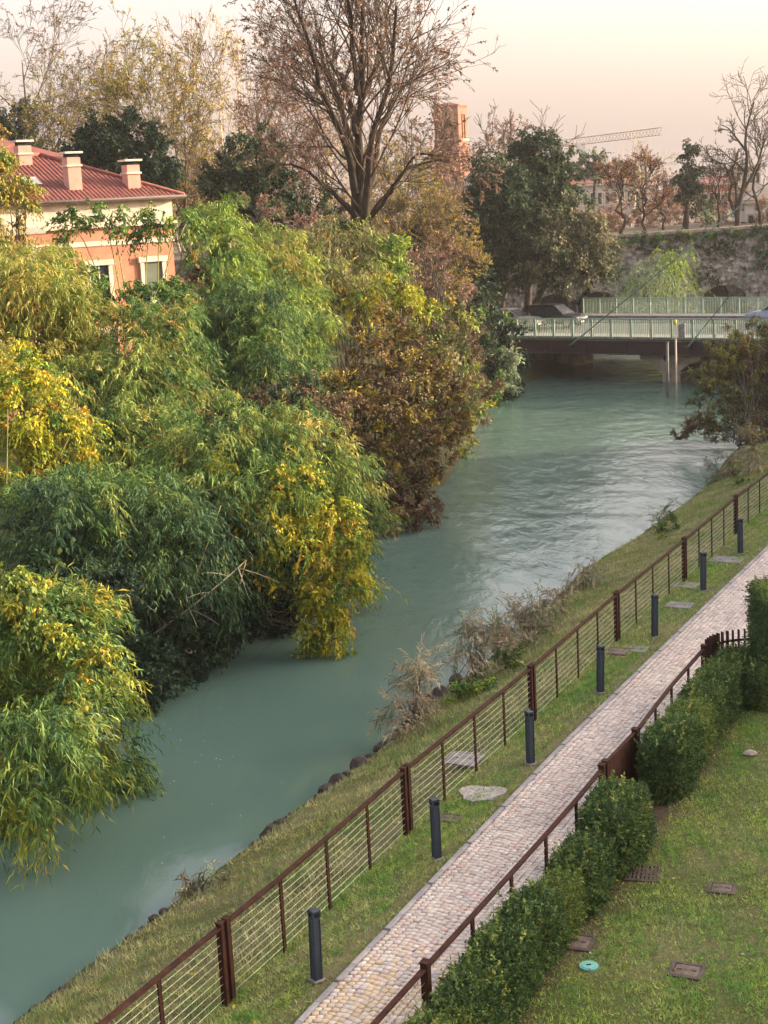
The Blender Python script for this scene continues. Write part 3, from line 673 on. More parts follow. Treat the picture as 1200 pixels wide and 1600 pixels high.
shrub('bamboo', 'broad dark blue-green bamboo arching low over the middle of the river',
      [(150, 810, 37, 150, 110), (260, 850, 37, 130, 100), (370, 850, 38.5, 110, 100), (330, 760, 39, 150, 80), (180, 900, 36, 110, 80), (80, 850, 36, 90, 100)], 'bamboo', ['bamboo', 'bamboo_d', 'bamboo_d', 'bamboo', 'bamboo_d', 'bamboo_d'], cat='bamboo', group=BG, stem_mat=M_CULM, lump=.3, dens=1.15)  # upper lobes get paler leaves, lower ones darker: light painted into the colour
shrub('bamboo', 'light green bamboo mound whose tip arches down to the river beyond the yellow vine',
      [(370, 690, 41, 130, 70), (470, 710, 41, 100, 80), (540, 790, 41, 55, 90), (555, 880, 41, 34, 80), (480, 800, 41.5, 70, 80), (250, 690, 42, 110, 70)], 'bamboo', 'bamboo', mixp=('bamboo_y', .35), cat='bamboo', group=BG, stem_mat=M_CULM, dens=1.15, lump=.28)
shrub('climbing_vine', 'bright yellow vine hanging down over the water from the middle bamboo',
      [(370, 770, 38.5, 55, 45), (430, 830, 38, 55, 60), (480, 880, 37.8, 48, 70), (505, 950, 37.6, 36, 60), (535, 990, 37.5, 26, 45), (480, 990, 37.5, 20, 45), (400, 870, 38, 38, 45), (450, 760, 38.6, 60, 40), (530, 920, 37.7, 34, 55), (345, 745, 38.8, 40, 28), (400, 800, 38.2, 46, 42), (545, 850, 38.2, 34, 50), (505, 800, 38.4, 50, 45)], 'vine', 'yellow', cat='vine', group=BG, mixp=('limevine', .3), dens=.85, low=-1, stems=2)
shrub('climbing_vine', 'orange-yellow creeper on the left edge above the dark bamboo', [(50, 640, 39, 75, 70), (25, 720, 38.5, 50, 60), (100, 680, 39, 45, 55), (20, 580, 40, 60, 45)], 'vine', 'yellow', cat='vine', group=BG, mixp=('limevine', .25), dens=.85, low=-1, stems=2)
shrub('bamboo', 'tall yellowish bamboo filling the left edge below the villa', [(35, 450, 46, 85, 75), (95, 405, 48, 48, 34), (20, 600, 43.5, 80, 60), (60, 660, 42, 70, 50), (40, 540, 45, 100, 80), (95, 450, 48, 50, 45), (-10, 390, 47, 50, 45), (110, 500, 46, 60, 80)], 'bamboo', 'bamboo_y', mixp=('gold', .15), cat='bamboo', group=BG, stem_mat=M_CULM, lump=.3, dens=1.1)
shrub('bamboo', 'mid green bamboo sloping down to the right below the villa', [(200, 600, 44, 95, 80), (250, 530, 46, 70, 75), (180, 680, 42, 90, 60), (280, 600, 45, 45, 50), (130, 610, 44, 60, 60)], 'bamboo', 'bamboo', mixp=('bamboo_y', .4), cat='bamboo', group=BG, stem_mat=M_CULM, dens=1.15)
shrub('climbing_vine', 'green creeper with golden leaf tufts just below the villa windows', [(205, 468, 49, 80, 38), (255, 478, 49, 55, 34), (130, 462, 48.5, 48, 44), (170, 530, 48, 55, 48)], 'vine', 'green', cat='vine', group=BG, mixp=('gold', .22), dens=.8)
shrub('bamboo', 'blue-green bamboo clump in the centre of the thicket', [(390, 500, 52, 75, 65), (350, 560, 51, 65, 75), (420, 570, 51.5, 55, 60), (330, 620, 50, 50, 50)], 'bamboo', 'bamboo', mixp=('bamboo_d', .45), cat='bamboo', group=BG, stem_mat=M_CULM, dens=1.15)
shrub('bamboo', 'bright green bamboo fan right of the blue-green clump', [(470, 520, 55, 60, 50), (480, 590, 54, 50, 55), (440, 470, 56, 55, 40)], 'bamboo', 'bamboo', mixp=('bright', .4), cat='bamboo', group=BG, stem_mat=M_CULM, dens=1.15)
shrub('bush', 'brown-leaved bush added to darken the hollow above the light bamboo mound', [(330, 650, 47, 50, 40), (440, 640, 47.5, 70, 40), (500, 640, 48, 50, 45)], 'broad', 'brown', group=BG, mixp=('dark', .4), dens=.9)  # dark-leaved bush put in to deepen the shade of this hollow
shrub('bamboo', 'upright feathery bamboo plume beside the villa corner', [(350, 375, 60, 42, 65), (335, 440, 59, 45, 50), (370, 430, 60, 45, 45)], 'bamboo', 'bright', mixp=('bamboo', .4), cat='bamboo', group=BG, stem_mat=M_CULM, dens=1.2)
shrub('bush', 'yellow-green bush left of the bare tree foot', [(425, 400, 63, 45, 40), (455, 440, 62, 50, 45), (400, 440, 61.5, 40, 40)], 'bamboo', 'bamboo_y', group=BG, mixp=('bright', .4), dens=1.1)
shrub('bush', 'russet bush in front of the villa corner', [(315, 425, 58, 24, 28), (290, 465, 57, 40, 36), (300, 500, 55, 45, 40)], 'broad', 'orange', group=BG, mixp=('green', .45), dens=.9)
shrub('bush', 'olive feathery bush below the bare tree foot', [(520, 400, 66, 65, 45), (545, 450, 64, 65, 50), (500, 460, 63, 55, 45), (580, 400, 67, 40, 45)], 'bamboo', 'olive', group=BG, mixp=('bamboo_y', .55), dens=1.15)
shrub('bush', 'small fresh green bush right of the bare tree foot', [(612, 415, 66, 38, 38), (600, 450, 65, 35, 30)], 'broad', 'bright', group=BG, dens=1.0)
shrub('bush', 'yellow bush in the middle of the far thicket', [(610, 470, 62, 42, 35), (570, 480, 62, 35, 30), (650, 490, 63, 35, 30)], 'vine', 'yellow', group=BG, mixp=('orange', .3), dens=.85)
shrub('creeper_shrub', 'large russet and gold creeper mound hanging over the water in the centre',
      [(600, 560, 56, 80, 70), (660, 590, 57, 65, 80), (590, 640, 54, 75, 75), (650, 680, 55, 75, 80), (690, 640, 57, 45, 80), (610, 740, 53, 60, 60), (655, 770, 53, 45, 50), (600, 790, 52, 40, 45), (540, 650, 53, 40, 70)], 'small', 'orange', group=BG, mixp=('gold', .2), dens=.75, low=-1, scale=1.7, lump=.25)
shrub('bush', 'dark brown bush trailing at the waterline below the russet mound', [(620, 800, 51.5, 50, 40), (575, 760, 51.5, 35, 55), (655, 800, 52, 35, 32)], 'small', 'brown', group=BG, mixp=('dark', .3), dens=.7, low=-1, scale=1.5)
shrub('bush', 'olive green bush on the bank above the russet mound', [(690, 510, 68, 45, 40), (660, 540, 66, 45, 40), (700, 560, 68, 35, 40)], 'broad', 'olive', group=BG, mixp=('bamboo_y', .3), dens=.9)
shrub('bush', 'yellow-green shrub on the bank edge facing the open river', [(715, 590, 70, 32, 50), (725, 650, 69, 32, 50), (705, 690, 67, 35, 45), (700, 730, 66, 38, 28)], 'small', 'olive', group=BG, mixp=('limevine', .3), dens=.8, scale=1.7, low=-1)
shrub('bush', 'purplish brown shrub between the olive bush and the bridge', [(735, 545, 76, 26, 40), (745, 600, 76, 24, 45), (740, 650, 75, 26, 40)], 'small', 'brown', group=BG, dens=.7, scale=1.7, low=-1)
shrub('bush', 'pale grey-green shrub beside the bridge abutment', [(793, 570, 85, 20, 32), (780, 600, 84, 20, 22)], 'broad', 'greyg', group=BG, dens=1.0)
shrub('ivy', 'dark ivy covering the bank at the end of the bridge', [(755, 510, 88, 42, 24), (790, 512, 88.5, 32, 20), (760, 550, 86, 36, 34), (785, 610, 85, 26, 20), (770, 580, 85, 32, 30), (815, 570, 88.5, 18, 22)], 'broad', 'dark', cat='ivy', group=BG, mixp=('green', .3), dens=1.0, low=-1)
shrub('bush', 'low green bush at the water below the bridge ivy', [(760, 640, 82, 22, 30), (770, 610, 83, 25, 25), (750, 690, 78, 20, 28)], 'broad', 'green', group=BG, mixp=('olive', .4), dens=1.0, low=-1)
shrub('dry_shrub', 'pinkish dry shrub of tangled twigs below the dark oaks', [(690, 400, 74, 42, 42), (655, 390, 74, 40, 40), (700, 440, 73, 42, 35), (640, 420, 72, 30, 35)], 'small', 'pink', group=BG, inner=0, mixp=('brown', .4), dens=.28, scale=1.8, stems=14, stem_mat=M_BARKG)
shrub('dry_shrub', 'brownish dry twigs and seed heads in front of the bare tree', [(470, 350, 70, 50, 40), (430, 345, 71, 40, 35), (510, 370, 70, 35, 25), (400, 330, 72, 40, 30)], 'small', 'pink', group=BG, inner=0, mixp=('olive', .5), dens=.3, scale=1.8, stems=12, stem_mat=M_BARKG)
shrub('wisteria', 'arching wisteria sprays in front of the villa wall', [(145, 334, 52, 48, 14), (115, 355, 52, 22, 24), (175, 350, 52, 20, 18), (255, 338, 53, 44, 15), (290, 352, 53.5, 22, 22), (235, 362, 53, 20, 18)], 'vine', 'green', cat='vine', group=BG, mixp=('bright', .5), dens=1.1, stems=1, stem_mat=M_CULM)
shrub('autumn_tree', 'golden leaved branch reaching in at the left edge before the villa', [(15, 290, 50, 45, 38), (40, 310, 50, 25, 25), (-20, 260, 50, 50, 60), (0, 345, 50, 30, 18)], 'vine', 'gold', cat='tree', group=BG, mixp=('bamboo_y', .4), dens=.8)

# dead branch lying out of the thicket over the water
def bez(a, b, c, n=10):
    t = np.linspace(0, 1, n)[:, None]; return (1 - t) ** 2 * a + 2 * t * (1 - t) * b + t ** 2 * c
r_ = np.random.default_rng(5); A, B_, C_ = at(205, 1015, 35.2), at(310, 945, 35.4), at(385, 875, 36.2)
p = Plant('dead_branch', 'bare pale dead branch reaching out of the dark bush towards the water', 'branch', tuple(A), 77)
main = bez(A, B_, C_, 12); p.tube(main[None], np.linspace(.028, .009, 12)[None], 6)
Q = []
for i in range(14):
    t0 = main[r_.integers(3, 12)]; d = r_.normal(size=3) * np.array([.5, .3, .45]) + np.array([.2, -.1, .05]); Q.append(t0 + np.outer(np.linspace(0, 1, 5), d * 1.3) + np.outer(np.linspace(0, 1, 5) ** 2, [0, 0, -.15]))
p.tube(np.array(Q), np.tile(np.linspace(.008, .004, 5), (14, 1)), 4); p.done('foliage', 'branch', M_TWIGP)
# loose bamboo canes sticking out of the thicket
for i, (a, b, Y, lab) in enumerate([((310, 890), (345, 790), 36, 0), ((200, 560), (290, 350), 47, 0), ((165, 500), (190, 400), 46, 0), ((100, 700), (130, 640), 38.5, 0), ((8, 790), (12, 640), 37, 0), ((240, 800), (420, 735), 37, 0), ((155, 640), (205, 530), 43, 0)]):
    P0, P1 = at(a[0], a[1], Y), at(b[0], b[1], Y + .4); P0 = P0 - (P1 - P0) * .3; pm = (P0 + P1) / 2 + np.array([.05, 0, .12])
    G().tube(bez(P0, pm, P1) - P0, np.linspace(.022, .010, 10), 6).build('bamboo_cane', M_CULM, None, True, tuple(P0))
    o = bpy.context.scene.collection.objects[-1]
    tag(o, ['bare cane at the edge of the dark overhang', 'long leaning cane rising in front of the villa window', 'short cane standing in the left bamboo', 'broken pale cane by the orange-yellow creeper', 'upright cane at the left picture edge', 'arching cane lying across the dark bamboo', 'slanting cane left of the mid green bamboo'][i], 'bamboo cane', 'bare canes in the thicket')

# ---- shrubs on the near bank
NB = 'dry shrubs on the near bank'
def feather(label, lobes, stems=7, palette='dry', dens=.42, mixp=('greyg', .35)):
    _seed[0] += 1; L = [px_lobe(*l) for l in lobes]; m_ = np.mean([c for c, r in L], 0)
    bx = max(m_[0], float(EX(m_[1])) + .25); p = Plant('dry_shrub', label, 'shrub', (bx, m_[1], float(zR(bx, m_[1])) - .05), _seed[0], NB); p.sr = .35
    for c, r in L:
        p.lobe(c, r, 'feather', palette, dens * 1.6, 1.0, mixp, lump=.4, stems=stems, shell=(.25, 1.05), out=.6, up=.1, inner=0)
    return p.done(stem_mat=M_BARKG)
feather('feathery grey shrub with a pointed plume leaning over the near water', [(652, 1075, 30.8, 28, 55), (630, 1105, 30.4, 48, 16), (640, 1130, 30.2, 30, 20), (660, 1045, 30.9, 14, 30)])
feather('wide feathery dry shrub with flat layered sprays on the near bank', [(745, 985, 33.8, 40, 32), (725, 1010, 33.5, 32, 16), (775, 1000, 34, 36, 36), (740, 1045, 33, 40, 18)], 9)
feather('feathery dry shrub just up the bank from the layered one', [(822, 955, 36.2, 40, 28), (805, 985, 35.8, 34, 30), (850, 985, 36.2, 26, 26)], 8)
feather('small wispy shrub with a tilted top on the near bank', [(880, 930, 38.4, 24, 16), (870, 955, 38, 22, 22)], 6)
feather('thin upright twiggy shrub at the near water edge before the bend', [(912, 905, 41, 9, 24), (925, 890, 41.4, 8, 24)], 6, dens=.25)
feather('sparse brown twigs on the bank at the lower left of the railing', [(310, 1385, 23.4, 42, 14), (325, 1370, 23.4, 28, 26)], 9, 'brown', .22)
feather('pale seed-head clump by the railing near the right edge', [(1172, 695, 56, 16, 22), (1182, 720, 55, 14, 16)], 6, 'dry', .5, ('gold', .3))
feather('small dark twiggy bush at the water below the big right shrub', [(1130, 740, 56.5, 30, 18), (1150, 755, 56, 25, 18), (1148, 728, 56.5, 10, 22)], 8, 'brown', .3)
feather('thin weeds leaning over the water at the river bend', [(1045, 795, 50.5, 20, 18), (1030, 815, 49.5, 18, 12)], 6, 'olive', .2)
GBk = 'green bushes on the near bank'
for lab, lb in [('low green bush under the layered dry shrub', [(738, 1075, 32, 34, 18), (715, 1085, 31.8, 20, 12)]), ('round green bush between the two large dry shrubs', [(792, 1030, 33.8, 28, 28)]), ('green nettle patch beside the railing near the river bend', [(1052, 832, 47, 26, 20), (1035, 850, 46, 22, 14)]), ('green weeds at the railing far up the bank', [(1170, 760, 53.5, 20, 10)])]:
    shrub('bush', lab, lb, 'small', 'green', cat='bush', group=GBk, dens=.7, side='R', mixp=('bright', .2))
shrub('riverside_shrub', 'large brown half-bare shrub at the right edge in front of the bridge',
      [(1150, 560, 66, 55, 48), (1120, 600, 65, 48, 55), (1175, 620, 66, 55, 60), (1130, 660, 64, 60, 40), (1190, 680, 64, 40, 40), (1185, 530, 67, 40, 35), (1090, 670, 64, 35, 22), (1210, 600, 66, 50, 70)], 'small', ['brown', 'olive', 'brown', 'olive'], base=(float(atz(1165, 700, -.6)[0]) + .6, float(atz(1165, 700, -.6)[1]) + 2.2, -.7),
      mixp=('bamboo_y', lambda P: np.clip((P[:, 2] - .4) / 5, 0, .6)), dens=.8, scale=1.15, stems=14, side='R', stem_mat=M_BARKG, shell=(.2, 1.05), inner=0, lump=.35)

# ---- box hedge along the garden railing, each bush its own, and the tall clipped hedge
HG = 'box bushes of the hedge along the garden railing'
def box_bush(lab, y, h, wx, wy, pl, dx=0.0, rough=.085):
    """a clipped bush: rounded block of small leaves round an added opaque dark core"""
    _seed[0] += 1; dxy = float(GR(y + .3) - GR(y - .3)) / .6; a = -math.atan(dxy); wx *= .64; wy *= 1.12; h *= .86; x = float(GR(y)) + .54 + dx * .6
    p = Plant('box_bush', lab, 'bush', (x, y, -.02), _seed[0], HG); r = p.r
    n = int(2600 * (wx * wy * 2 + (wx + wy) * 2 * h) * .42); D = nrm(r.normal(size=(n, 3))); D = D[D[:, 2] > -.85]; n = len(D)
    e = 4.5; k = (np.abs(D) ** e).sum(1) ** (-1 / e); Q = D * k[:, None]; Q *= (1 + rough * 1.6 * wob(D, _seed[0], 2.4) + rough * wob(D, _seed[0] + 9, 7.0))[:, None]
    Q *= r.uniform(.86, 1.03, n)[:, None]; ca, sa = math.cos(a), math.sin(a)
    L_ = Q * np.array([wx / 2, wy / 2, h / 2]); L_ = np.stack([L_[:, 0] * ca - L_[:, 1] * sa, L_[:, 0] * sa + L_[:, 1] * ca, L_[:, 2]], -1)
    nn = np.stack([D[:, 0] * ca - D[:, 1] * sa, D[:, 0] * sa + D[:, 1] * ca, D[:, 2]], -1)
    P_ = L_ + np.array([x, y, h / 2]); dd = nrm(nn + r.normal(size=(n, 3)) * .55 + np.array([0, 0, .25]))
    p.sprays(P_ - dd * .05, dd, 'box', pl, .95, ('boxb', lambda P: np.clip(.16 + .5 * wob(P, 5, 2.2), 0, .8)))
    ns = int(90 * wx * wy); q = r.choice(n, ns); q = q[D[q][:, 2] > .2]; p.sprays(P_[q], nrm(nn[q] * .5 + np.array([0, 0, 1.0]) + r.normal(0, .3, (len(q), 3))), 'box', 'boxb', 1.5)   # unclipped shoots
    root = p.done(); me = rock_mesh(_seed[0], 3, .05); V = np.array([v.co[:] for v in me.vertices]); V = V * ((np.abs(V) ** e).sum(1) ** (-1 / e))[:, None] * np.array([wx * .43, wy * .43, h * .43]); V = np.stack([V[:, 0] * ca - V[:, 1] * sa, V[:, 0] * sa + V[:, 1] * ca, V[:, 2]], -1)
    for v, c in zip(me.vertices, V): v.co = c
    link('dark_filler_core', me, M_SOIL, root, (0, 0, h / 2 + .02)); return root  # solid dark core stands in for the shaded inside, stops see-through
for lab, y, h, wx, wy, pl, dx in [('box bush at the bottom edge of the picture', 13.7, .86, .95, 1.1, 'box', 0), ('dark box bush next to the bottom one', 14.7, .92, .98, 1.15, 'box', .02), ('box bush with yellowish tips low in the hedge', 15.7, .88, .95, 1.1, 'boxb', -.02),
      ('bushy box plant left of the turquoise cap', 16.7, .98, 1.0, 1.15, 'box', .03), ('dark rounded box bush level with the brown plate', 17.7, 1.02, 1.0, 1.15, 'box', 0), ('box bush in the lower hedge rising to a point', 18.65, 1.0, .95, 1.05, 'box', -.02),
      ('small lighter box bush before the big clipped ones', 19.55, .82, .8, 1.0, 'boxb', -.02), ('box bush beside the drain grate', 20.45, .95, .95, 1.05, 'box', .0), ('large square box bush below the gate', 21.7, 1.18, 1.15, 1.35, 'box', .10),
      ('big dark clipped box bush just above the gate', 24.55, 1.2, 1.15, 1.35, 'box', .12), ('box bush with bright tips behind the big clipped one', 25.75, 1.05, 1.05, 1.2, 'boxb', .06), ('dark box bush in the middle of the upper hedge', 26.8, 1.0, 1.05, 1.2, 'box', .04),
      ('box bush near the upper end of the hedge', 27.85, 1.0, 1.05, 1.2, 'box', .05), ('last box bush beside the curved slats', 28.85, 1.0, 1.0, 1.1, 'box', .12), ('low box bush tucked against the tall clipped hedge', 28.5, .85, .7, .9, 'box', 1.2)]:
    box_bush(lab, y, h, wx, wy, pl, dx)
# tall hedge: a clipped block of small leaves
p = Plant('clipped_hedge', 'tall flat-topped clipped hedge at the right edge', 'hedge', (8.6, 28.9, 0), 3131)
x0, x1, y0, y1, zt = 7.30, 10.4, 28.45, 30.0, 2.05
r_ = p.r
def face(n, f):
    q = r_.uniform(size=(n, 2)); return f(q[:, 0], q[:, 1])
S_ = [face(5200, lambda a, b: np.stack([x0 + (x1 - x0) * a, y0 + 0 * a, zt * b], -1)), face(2600, lambda a, b: np.stack([x0 + 0 * a, y0 + (y1 - y0) * a, zt * b], -1)), face(3600, lambda a, b: np.stack([x0 + (x1 - x0) * a, y0 + (y1 - y0) * b, zt + 0 * a], -1))]
Nn = [np.array([0, -1., 0]), np.array([-1., 0, 0]), np.array([0, 0, 1.])]
for P_, n_, pl in zip(S_, Nn, ('box', 'box', 'boxb')):
    P_ = P_ + r_.normal(0, .035, P_.shape) - n_ * .09; p.sprays(P_, nrm(n_ + r_.normal(0, .5, P_.shape)), 'box', pl, 1.15)
g_ = G().box((8.86 - 8.6, 29.22 - 28.9, .93), (2.8, 1.25, 1.86)); core = p.done(stem_mat=M_TWIG); g_.build('dark_filler_block', M_SOIL, core)  # solid dark block stands in for the hedge's shaded inside

# ------------------------------------------------------------------ grass
def grass(name, label, n, xy, hgt, wid, cols, seed, mat_=M_GRASS, lean=.5):
    r = np.random.default_rng(seed); P = xy(r, n); n = len(P)
    z = zR(P[:, 0], P[:, 1]); P3 = np.stack([P[:, 0], P[:, 1], z - .005], -1)
    h = hgt(P3) * r.uniform(.55, 1.3, n); a = r.uniform(0, 6.283, n); w = wid * r.uniform(.7, 1.3, n)
    sx = np.stack([np.cos(a), np.sin(a), 0 * a], -1) * (w / 2)[:, None]; ln = r.normal(0, lean, (n, 3)); ln[:, 2] = 1; tip = nrm(ln) * h[:, None]
    V = np.stack([P3 - sx, P3 + sx, P3 + tip], 1).reshape(-1, 3); C = np.repeat(cols(P3, r), 3, 0)
    o = link(name, mesh_arrays(name, V, [np.arange(3 * n).reshape(-1, 3)], C), mat_); tag(o, label, kind='stuff'); return o
def mixc(P, r, a, b, c, f=1.2, s=31, bias=0.0):
    k = np.clip(.5 + bias + .45 * wob(P, s, f) + .35 * wob(P, s + 1, f * 3.5) + .55 * wob(P, s + 3, 9.0) + r.normal(0, .15, len(P)), 0, 1)[:, None]
    j = np.clip(.35 + .8 * wob(P, s + 2, f * 1.7) + r.normal(0, .25, len(P)), 0, 1)[:, None]
    g_ = (1 + .35 * wob(P, s + 4, 16.0)[:, None]) * r.uniform(.72, 1.35, (len(P), 1))
    return np.clip(((np.array(a) * (1 - k) + np.array(b) * k) * (1 - .45 * j) + np.array(c) * .45 * j) * g_, .01, .7)
def strip(r, n):
    y = 12 + 44 * r.uniform(size=n) ** 1.25; t = r.uniform(size=n); x = (FX(y) - .25) * (1 - t) + (PL(y) + .0) * t; P = np.stack([x, y], -1)
    q = np.stack([x, y, 0 * x], -1); dens = np.clip(.75 + .7 * wob(q, 60, 1.1) + .35 * wob(q, 61, 4), .12, 1) * np.where(t > .8, .35, 1)
    return P[r.uniform(size=n) < dens]
def bank(r, n):
    y = 12 + 56 * r.uniform(size=n) ** 1.2; t = r.uniform(size=n); x = (EX(y) + .12) * (1 - t) + (FX(y) + .1) * t; return np.stack([x, y], -1)
def lawn(r, n):
    y = 12.5 + 18 * r.uniform(size=n); x = GR(y) + .8 + 6.6 * r.uniform(size=n); q = np.stack([x, y, 0 * x], -1)
    k = np.clip(.85 + .5 * wob(q, 70, 1.5) + .3 * wob(q, 71, 5), .2, 1) * np.clip((x - GR(y) - .8) / .35, .12, 1)
    return np.stack([x, y], -1)[r.uniform(size=n) < k]
grass('strip_grass', 'short patchy grass between railing and path', 170000, strip, lambda P: .065 + .03 * wob(P, 33, 3.0), .019, lambda P, r: mixc(P, r, (.13, .31, .05), (.33, .42, .095), (.50, .43, .26), 1.3, 31), 1, lean=1.0)
grass('bank_grass', 'longer pale grass on the river bank slope', 150000, bank, lambda P: .11 + .08 * wob(P, 90, 1.5), .016, lambda P, r: mixc(P, r, (.15, .26, .06), (.36, .36, .13), (.52, .46, .30), .9, 41), 2, lean=.7)
grass('lawn_grass', 'mown garden lawn on the right', 260000, lawn, lambda P: .06 + .03 * wob(P, 53, 3.5), .019, lambda P, r: mixc(P, r, (.13, .32, .055), (.34, .46, .095), (.46, .44, .22), 1.1, 51), 3, lean=1.0)
# fallen leaves and bark crumbs under the hedge
def litter(r, n):
    y = 13 + 17 * r.uniform(size=n); x = GR(y) + .75 + np.abs(r.normal(0, .55, n)); return np.stack([x, y], -1)
grass('leaf_litter', 'brown leaf litter and bark along the foot of the hedge', 9000, litter, lambda P: .03 + 0 * P[:, 0], .035, lambda P, r: mixc(P, r, (.09, .06, .04), (.16, .11, .075), (.24, .19, .13), 2, 71), 4, lean=2.5)

# scattered fallen leaves
r_ = np.random.default_rng(88); n = 900; y = 13 + 34 * r_.uniform(size=n) ** 1.3; x = FX(y) - 1.5 + r_.uniform(size=n) * 9.5; P_ = np.stack([x, y, np.where((x > PL(y)) & (x < GR(y)), .014, zR(x, y) + .05)], -1)
D_ = r_.normal(size=(n, 3)); D_[:, 2] *= .2; V, C = leaf_quads(P_, nrm(D_), r_.uniform(.03, .075, n), r_.uniform(.025, .05, n), np.array([(.42, .34, .16), (.30, .20, .09), (.50, .46, .36), (.20, .12, .06), (.45, .36, .06)])[r_.integers(0, 5, n)], r_, .1, 0)
tag(link('fallen_leaves', mesh_arrays('fallen_leaves', V, [np.arange(len(V)).reshape(-1, 4)], C), M_LEAF), 'fallen leaves scattered over grass and path', kind='stuff')

# flecks drifting on the river
r_ = np.random.default_rng(89); n = 80; q = np.array([atz(x, y, WATER_Z + .006) for x, y in zip(np.concatenate([r_.normal(300, 60, 40), r_.uniform(150, 700, 40)]), np.concatenate([r_.normal(1160, 50, 40), r_.uniform(960, 1450, 40)]))])
q = q[(q[:, 0] < EX(q[:, 1]) - .6)]; n = len(q); D_ = r_.normal(size=(n, 3)); D_[:, 2] = 0
V, C = leaf_quads(q, nrm(D_), r_.uniform(.02, .07, n), r_.uniform(.012, .035, n), np.array([(.55, .52, .42), (.45, .38, .2), (.3, .2, .1), (.6, .6, .55)])[r_.integers(0, 4, n)], r_, 0, 0)
tag(link('floating_leaves', mesh_arrays('floating_leaves', V, [np.arange(len(V)).reshape(-1, 4)], C), M_LEAF), 'pale leaves and flecks drifting on the river', kind='stuff')

# ------------------------------------------------------------------ trees
def lerp_path(P, t):
    n = P.shape[1]; f = np.clip(t * (n - 1), 0, n - 1.001); i = f.astype(int); a = f - i; b = np.arange(len(P))
    return P[b, i] * (1 - a)[:, None] + P[b, i + 1] * a[:, None], nrm(P[b, i + 1] - P[b, i])
def branch(P, Rr, k, r, tr=(.3, 1.0), ang=(25, 55), ratio=(.5, .8), n=6, up=.25, wander=.18, rr=.6, tip=.3, rmin=.006):
    """k children on every parent path; all as arrays"""
    B = len(P); par = np.repeat(np.arange(B), k); t = r.uniform(tr[0], tr[1], B * k); p0, tg = lerp_path(P[par], t)
    Lp = np.linalg.norm(np.diff(P, axis=1), axis=2).sum(1)[par]; L = Lp * r.uniform(ratio[0], ratio[1], B * k) * (1.15 - .45 * t)
    q = nrm(np.cross(tg, r.normal(size=(B * k, 3)))); a = np.radians(r.uniform(ang[0], ang[1], B * k))[:, None]
    d = nrm(tg * np.cos(a) + q * np.sin(a)); out = [p0]; step = (L / (n - 1))[:, None]; d0 = d
    for i in range(n - 1):
        out.append(out[-1] + d * step); d = nrm(d + r.normal(size=d.shape) * wander + np.array([0, 0, up]) * (1 if np.isscalar(up) else 1))
    Q = np.stack(out, 1); f = np.clip(t * (P.shape[1] - 1), 0, P.shape[1] - 1).astype(int); r0 = np.maximum(Rr[par, f] * rr, rmin)
    return Q, np.maximum(r0[:, None] * np.linspace(1, tip, n)[None], rmin * .8)
def trunk_path(b, top, r0, r1, r, n=8, wig=.15):
    t = np.linspace(0, 1, n)[:, None]; P = np.asarray(b) * (1 - t) + np.asarray(top) * t; P[1:-1, :2] += r.normal(0, wig, (n - 2, 2)); return P[None], np.linspace(r0, r1, n)[None]
def tree(name, label, base, top, r0, spec, seed, leaf=None, cat='tree', group=None, bark=None, twig=None, wig=.25, rmin=.012, tube_n=6):
    """spec: list of branch() settings, level by level; leaf: (style, palette, sprays per end twig, scale, mix)"""
    p = Plant(name, label, cat, base, seed, group); r = p.r; base = np.asarray(base, float); top = base + (np.asarray(top, float) - base) * .84
    P, Rr = trunk_path(base, top, r0, max(r0 * .1, rmin), r, 8, wig); big = [(P, Rr, 8)]; fine = []
    for i, sp in enumerate(spec):
        P, Rr = branch(P, Rr, r=r, rmin=rmin, **sp); (big if i == 0 else fine).append((P, Rr, 5 if i < 2 else 3))
    def emit(lst, nm, m_):
        VV, FF, o = [], [], 0
        for Q, R_, sd in lst:
            V, F = tubes(Q, R_, sd); VV.append(V); FF.append(F + o); o += len(V)
        return link(nm, mesh_arrays(nm, np.concatenate(VV) - p.b, [np.concatenate(FF)], None, True), m_, p.root)
    emit(big, 'trunk', bark or M_BARK); emit(fine, 'branches', twig or bark or M_BARK)
    if leaf:
        st, pl, k, scl, mx = leaf; e = P[r.choice(len(P), int(len(P) * k), replace=k > 1)]; t = r.uniform(.3, 1, len(e)); q, d = lerp_path(e, t)
        p.sprays(q, nrm(d + r.normal(size=d.shape) * .5), st, pl, scl, mx)
    p.done('foliage'); return p.root
def tb(px, py, Y, z):   # base point: column under a photo pixel
    q = at(px, py, Y); q[2] = z; return q

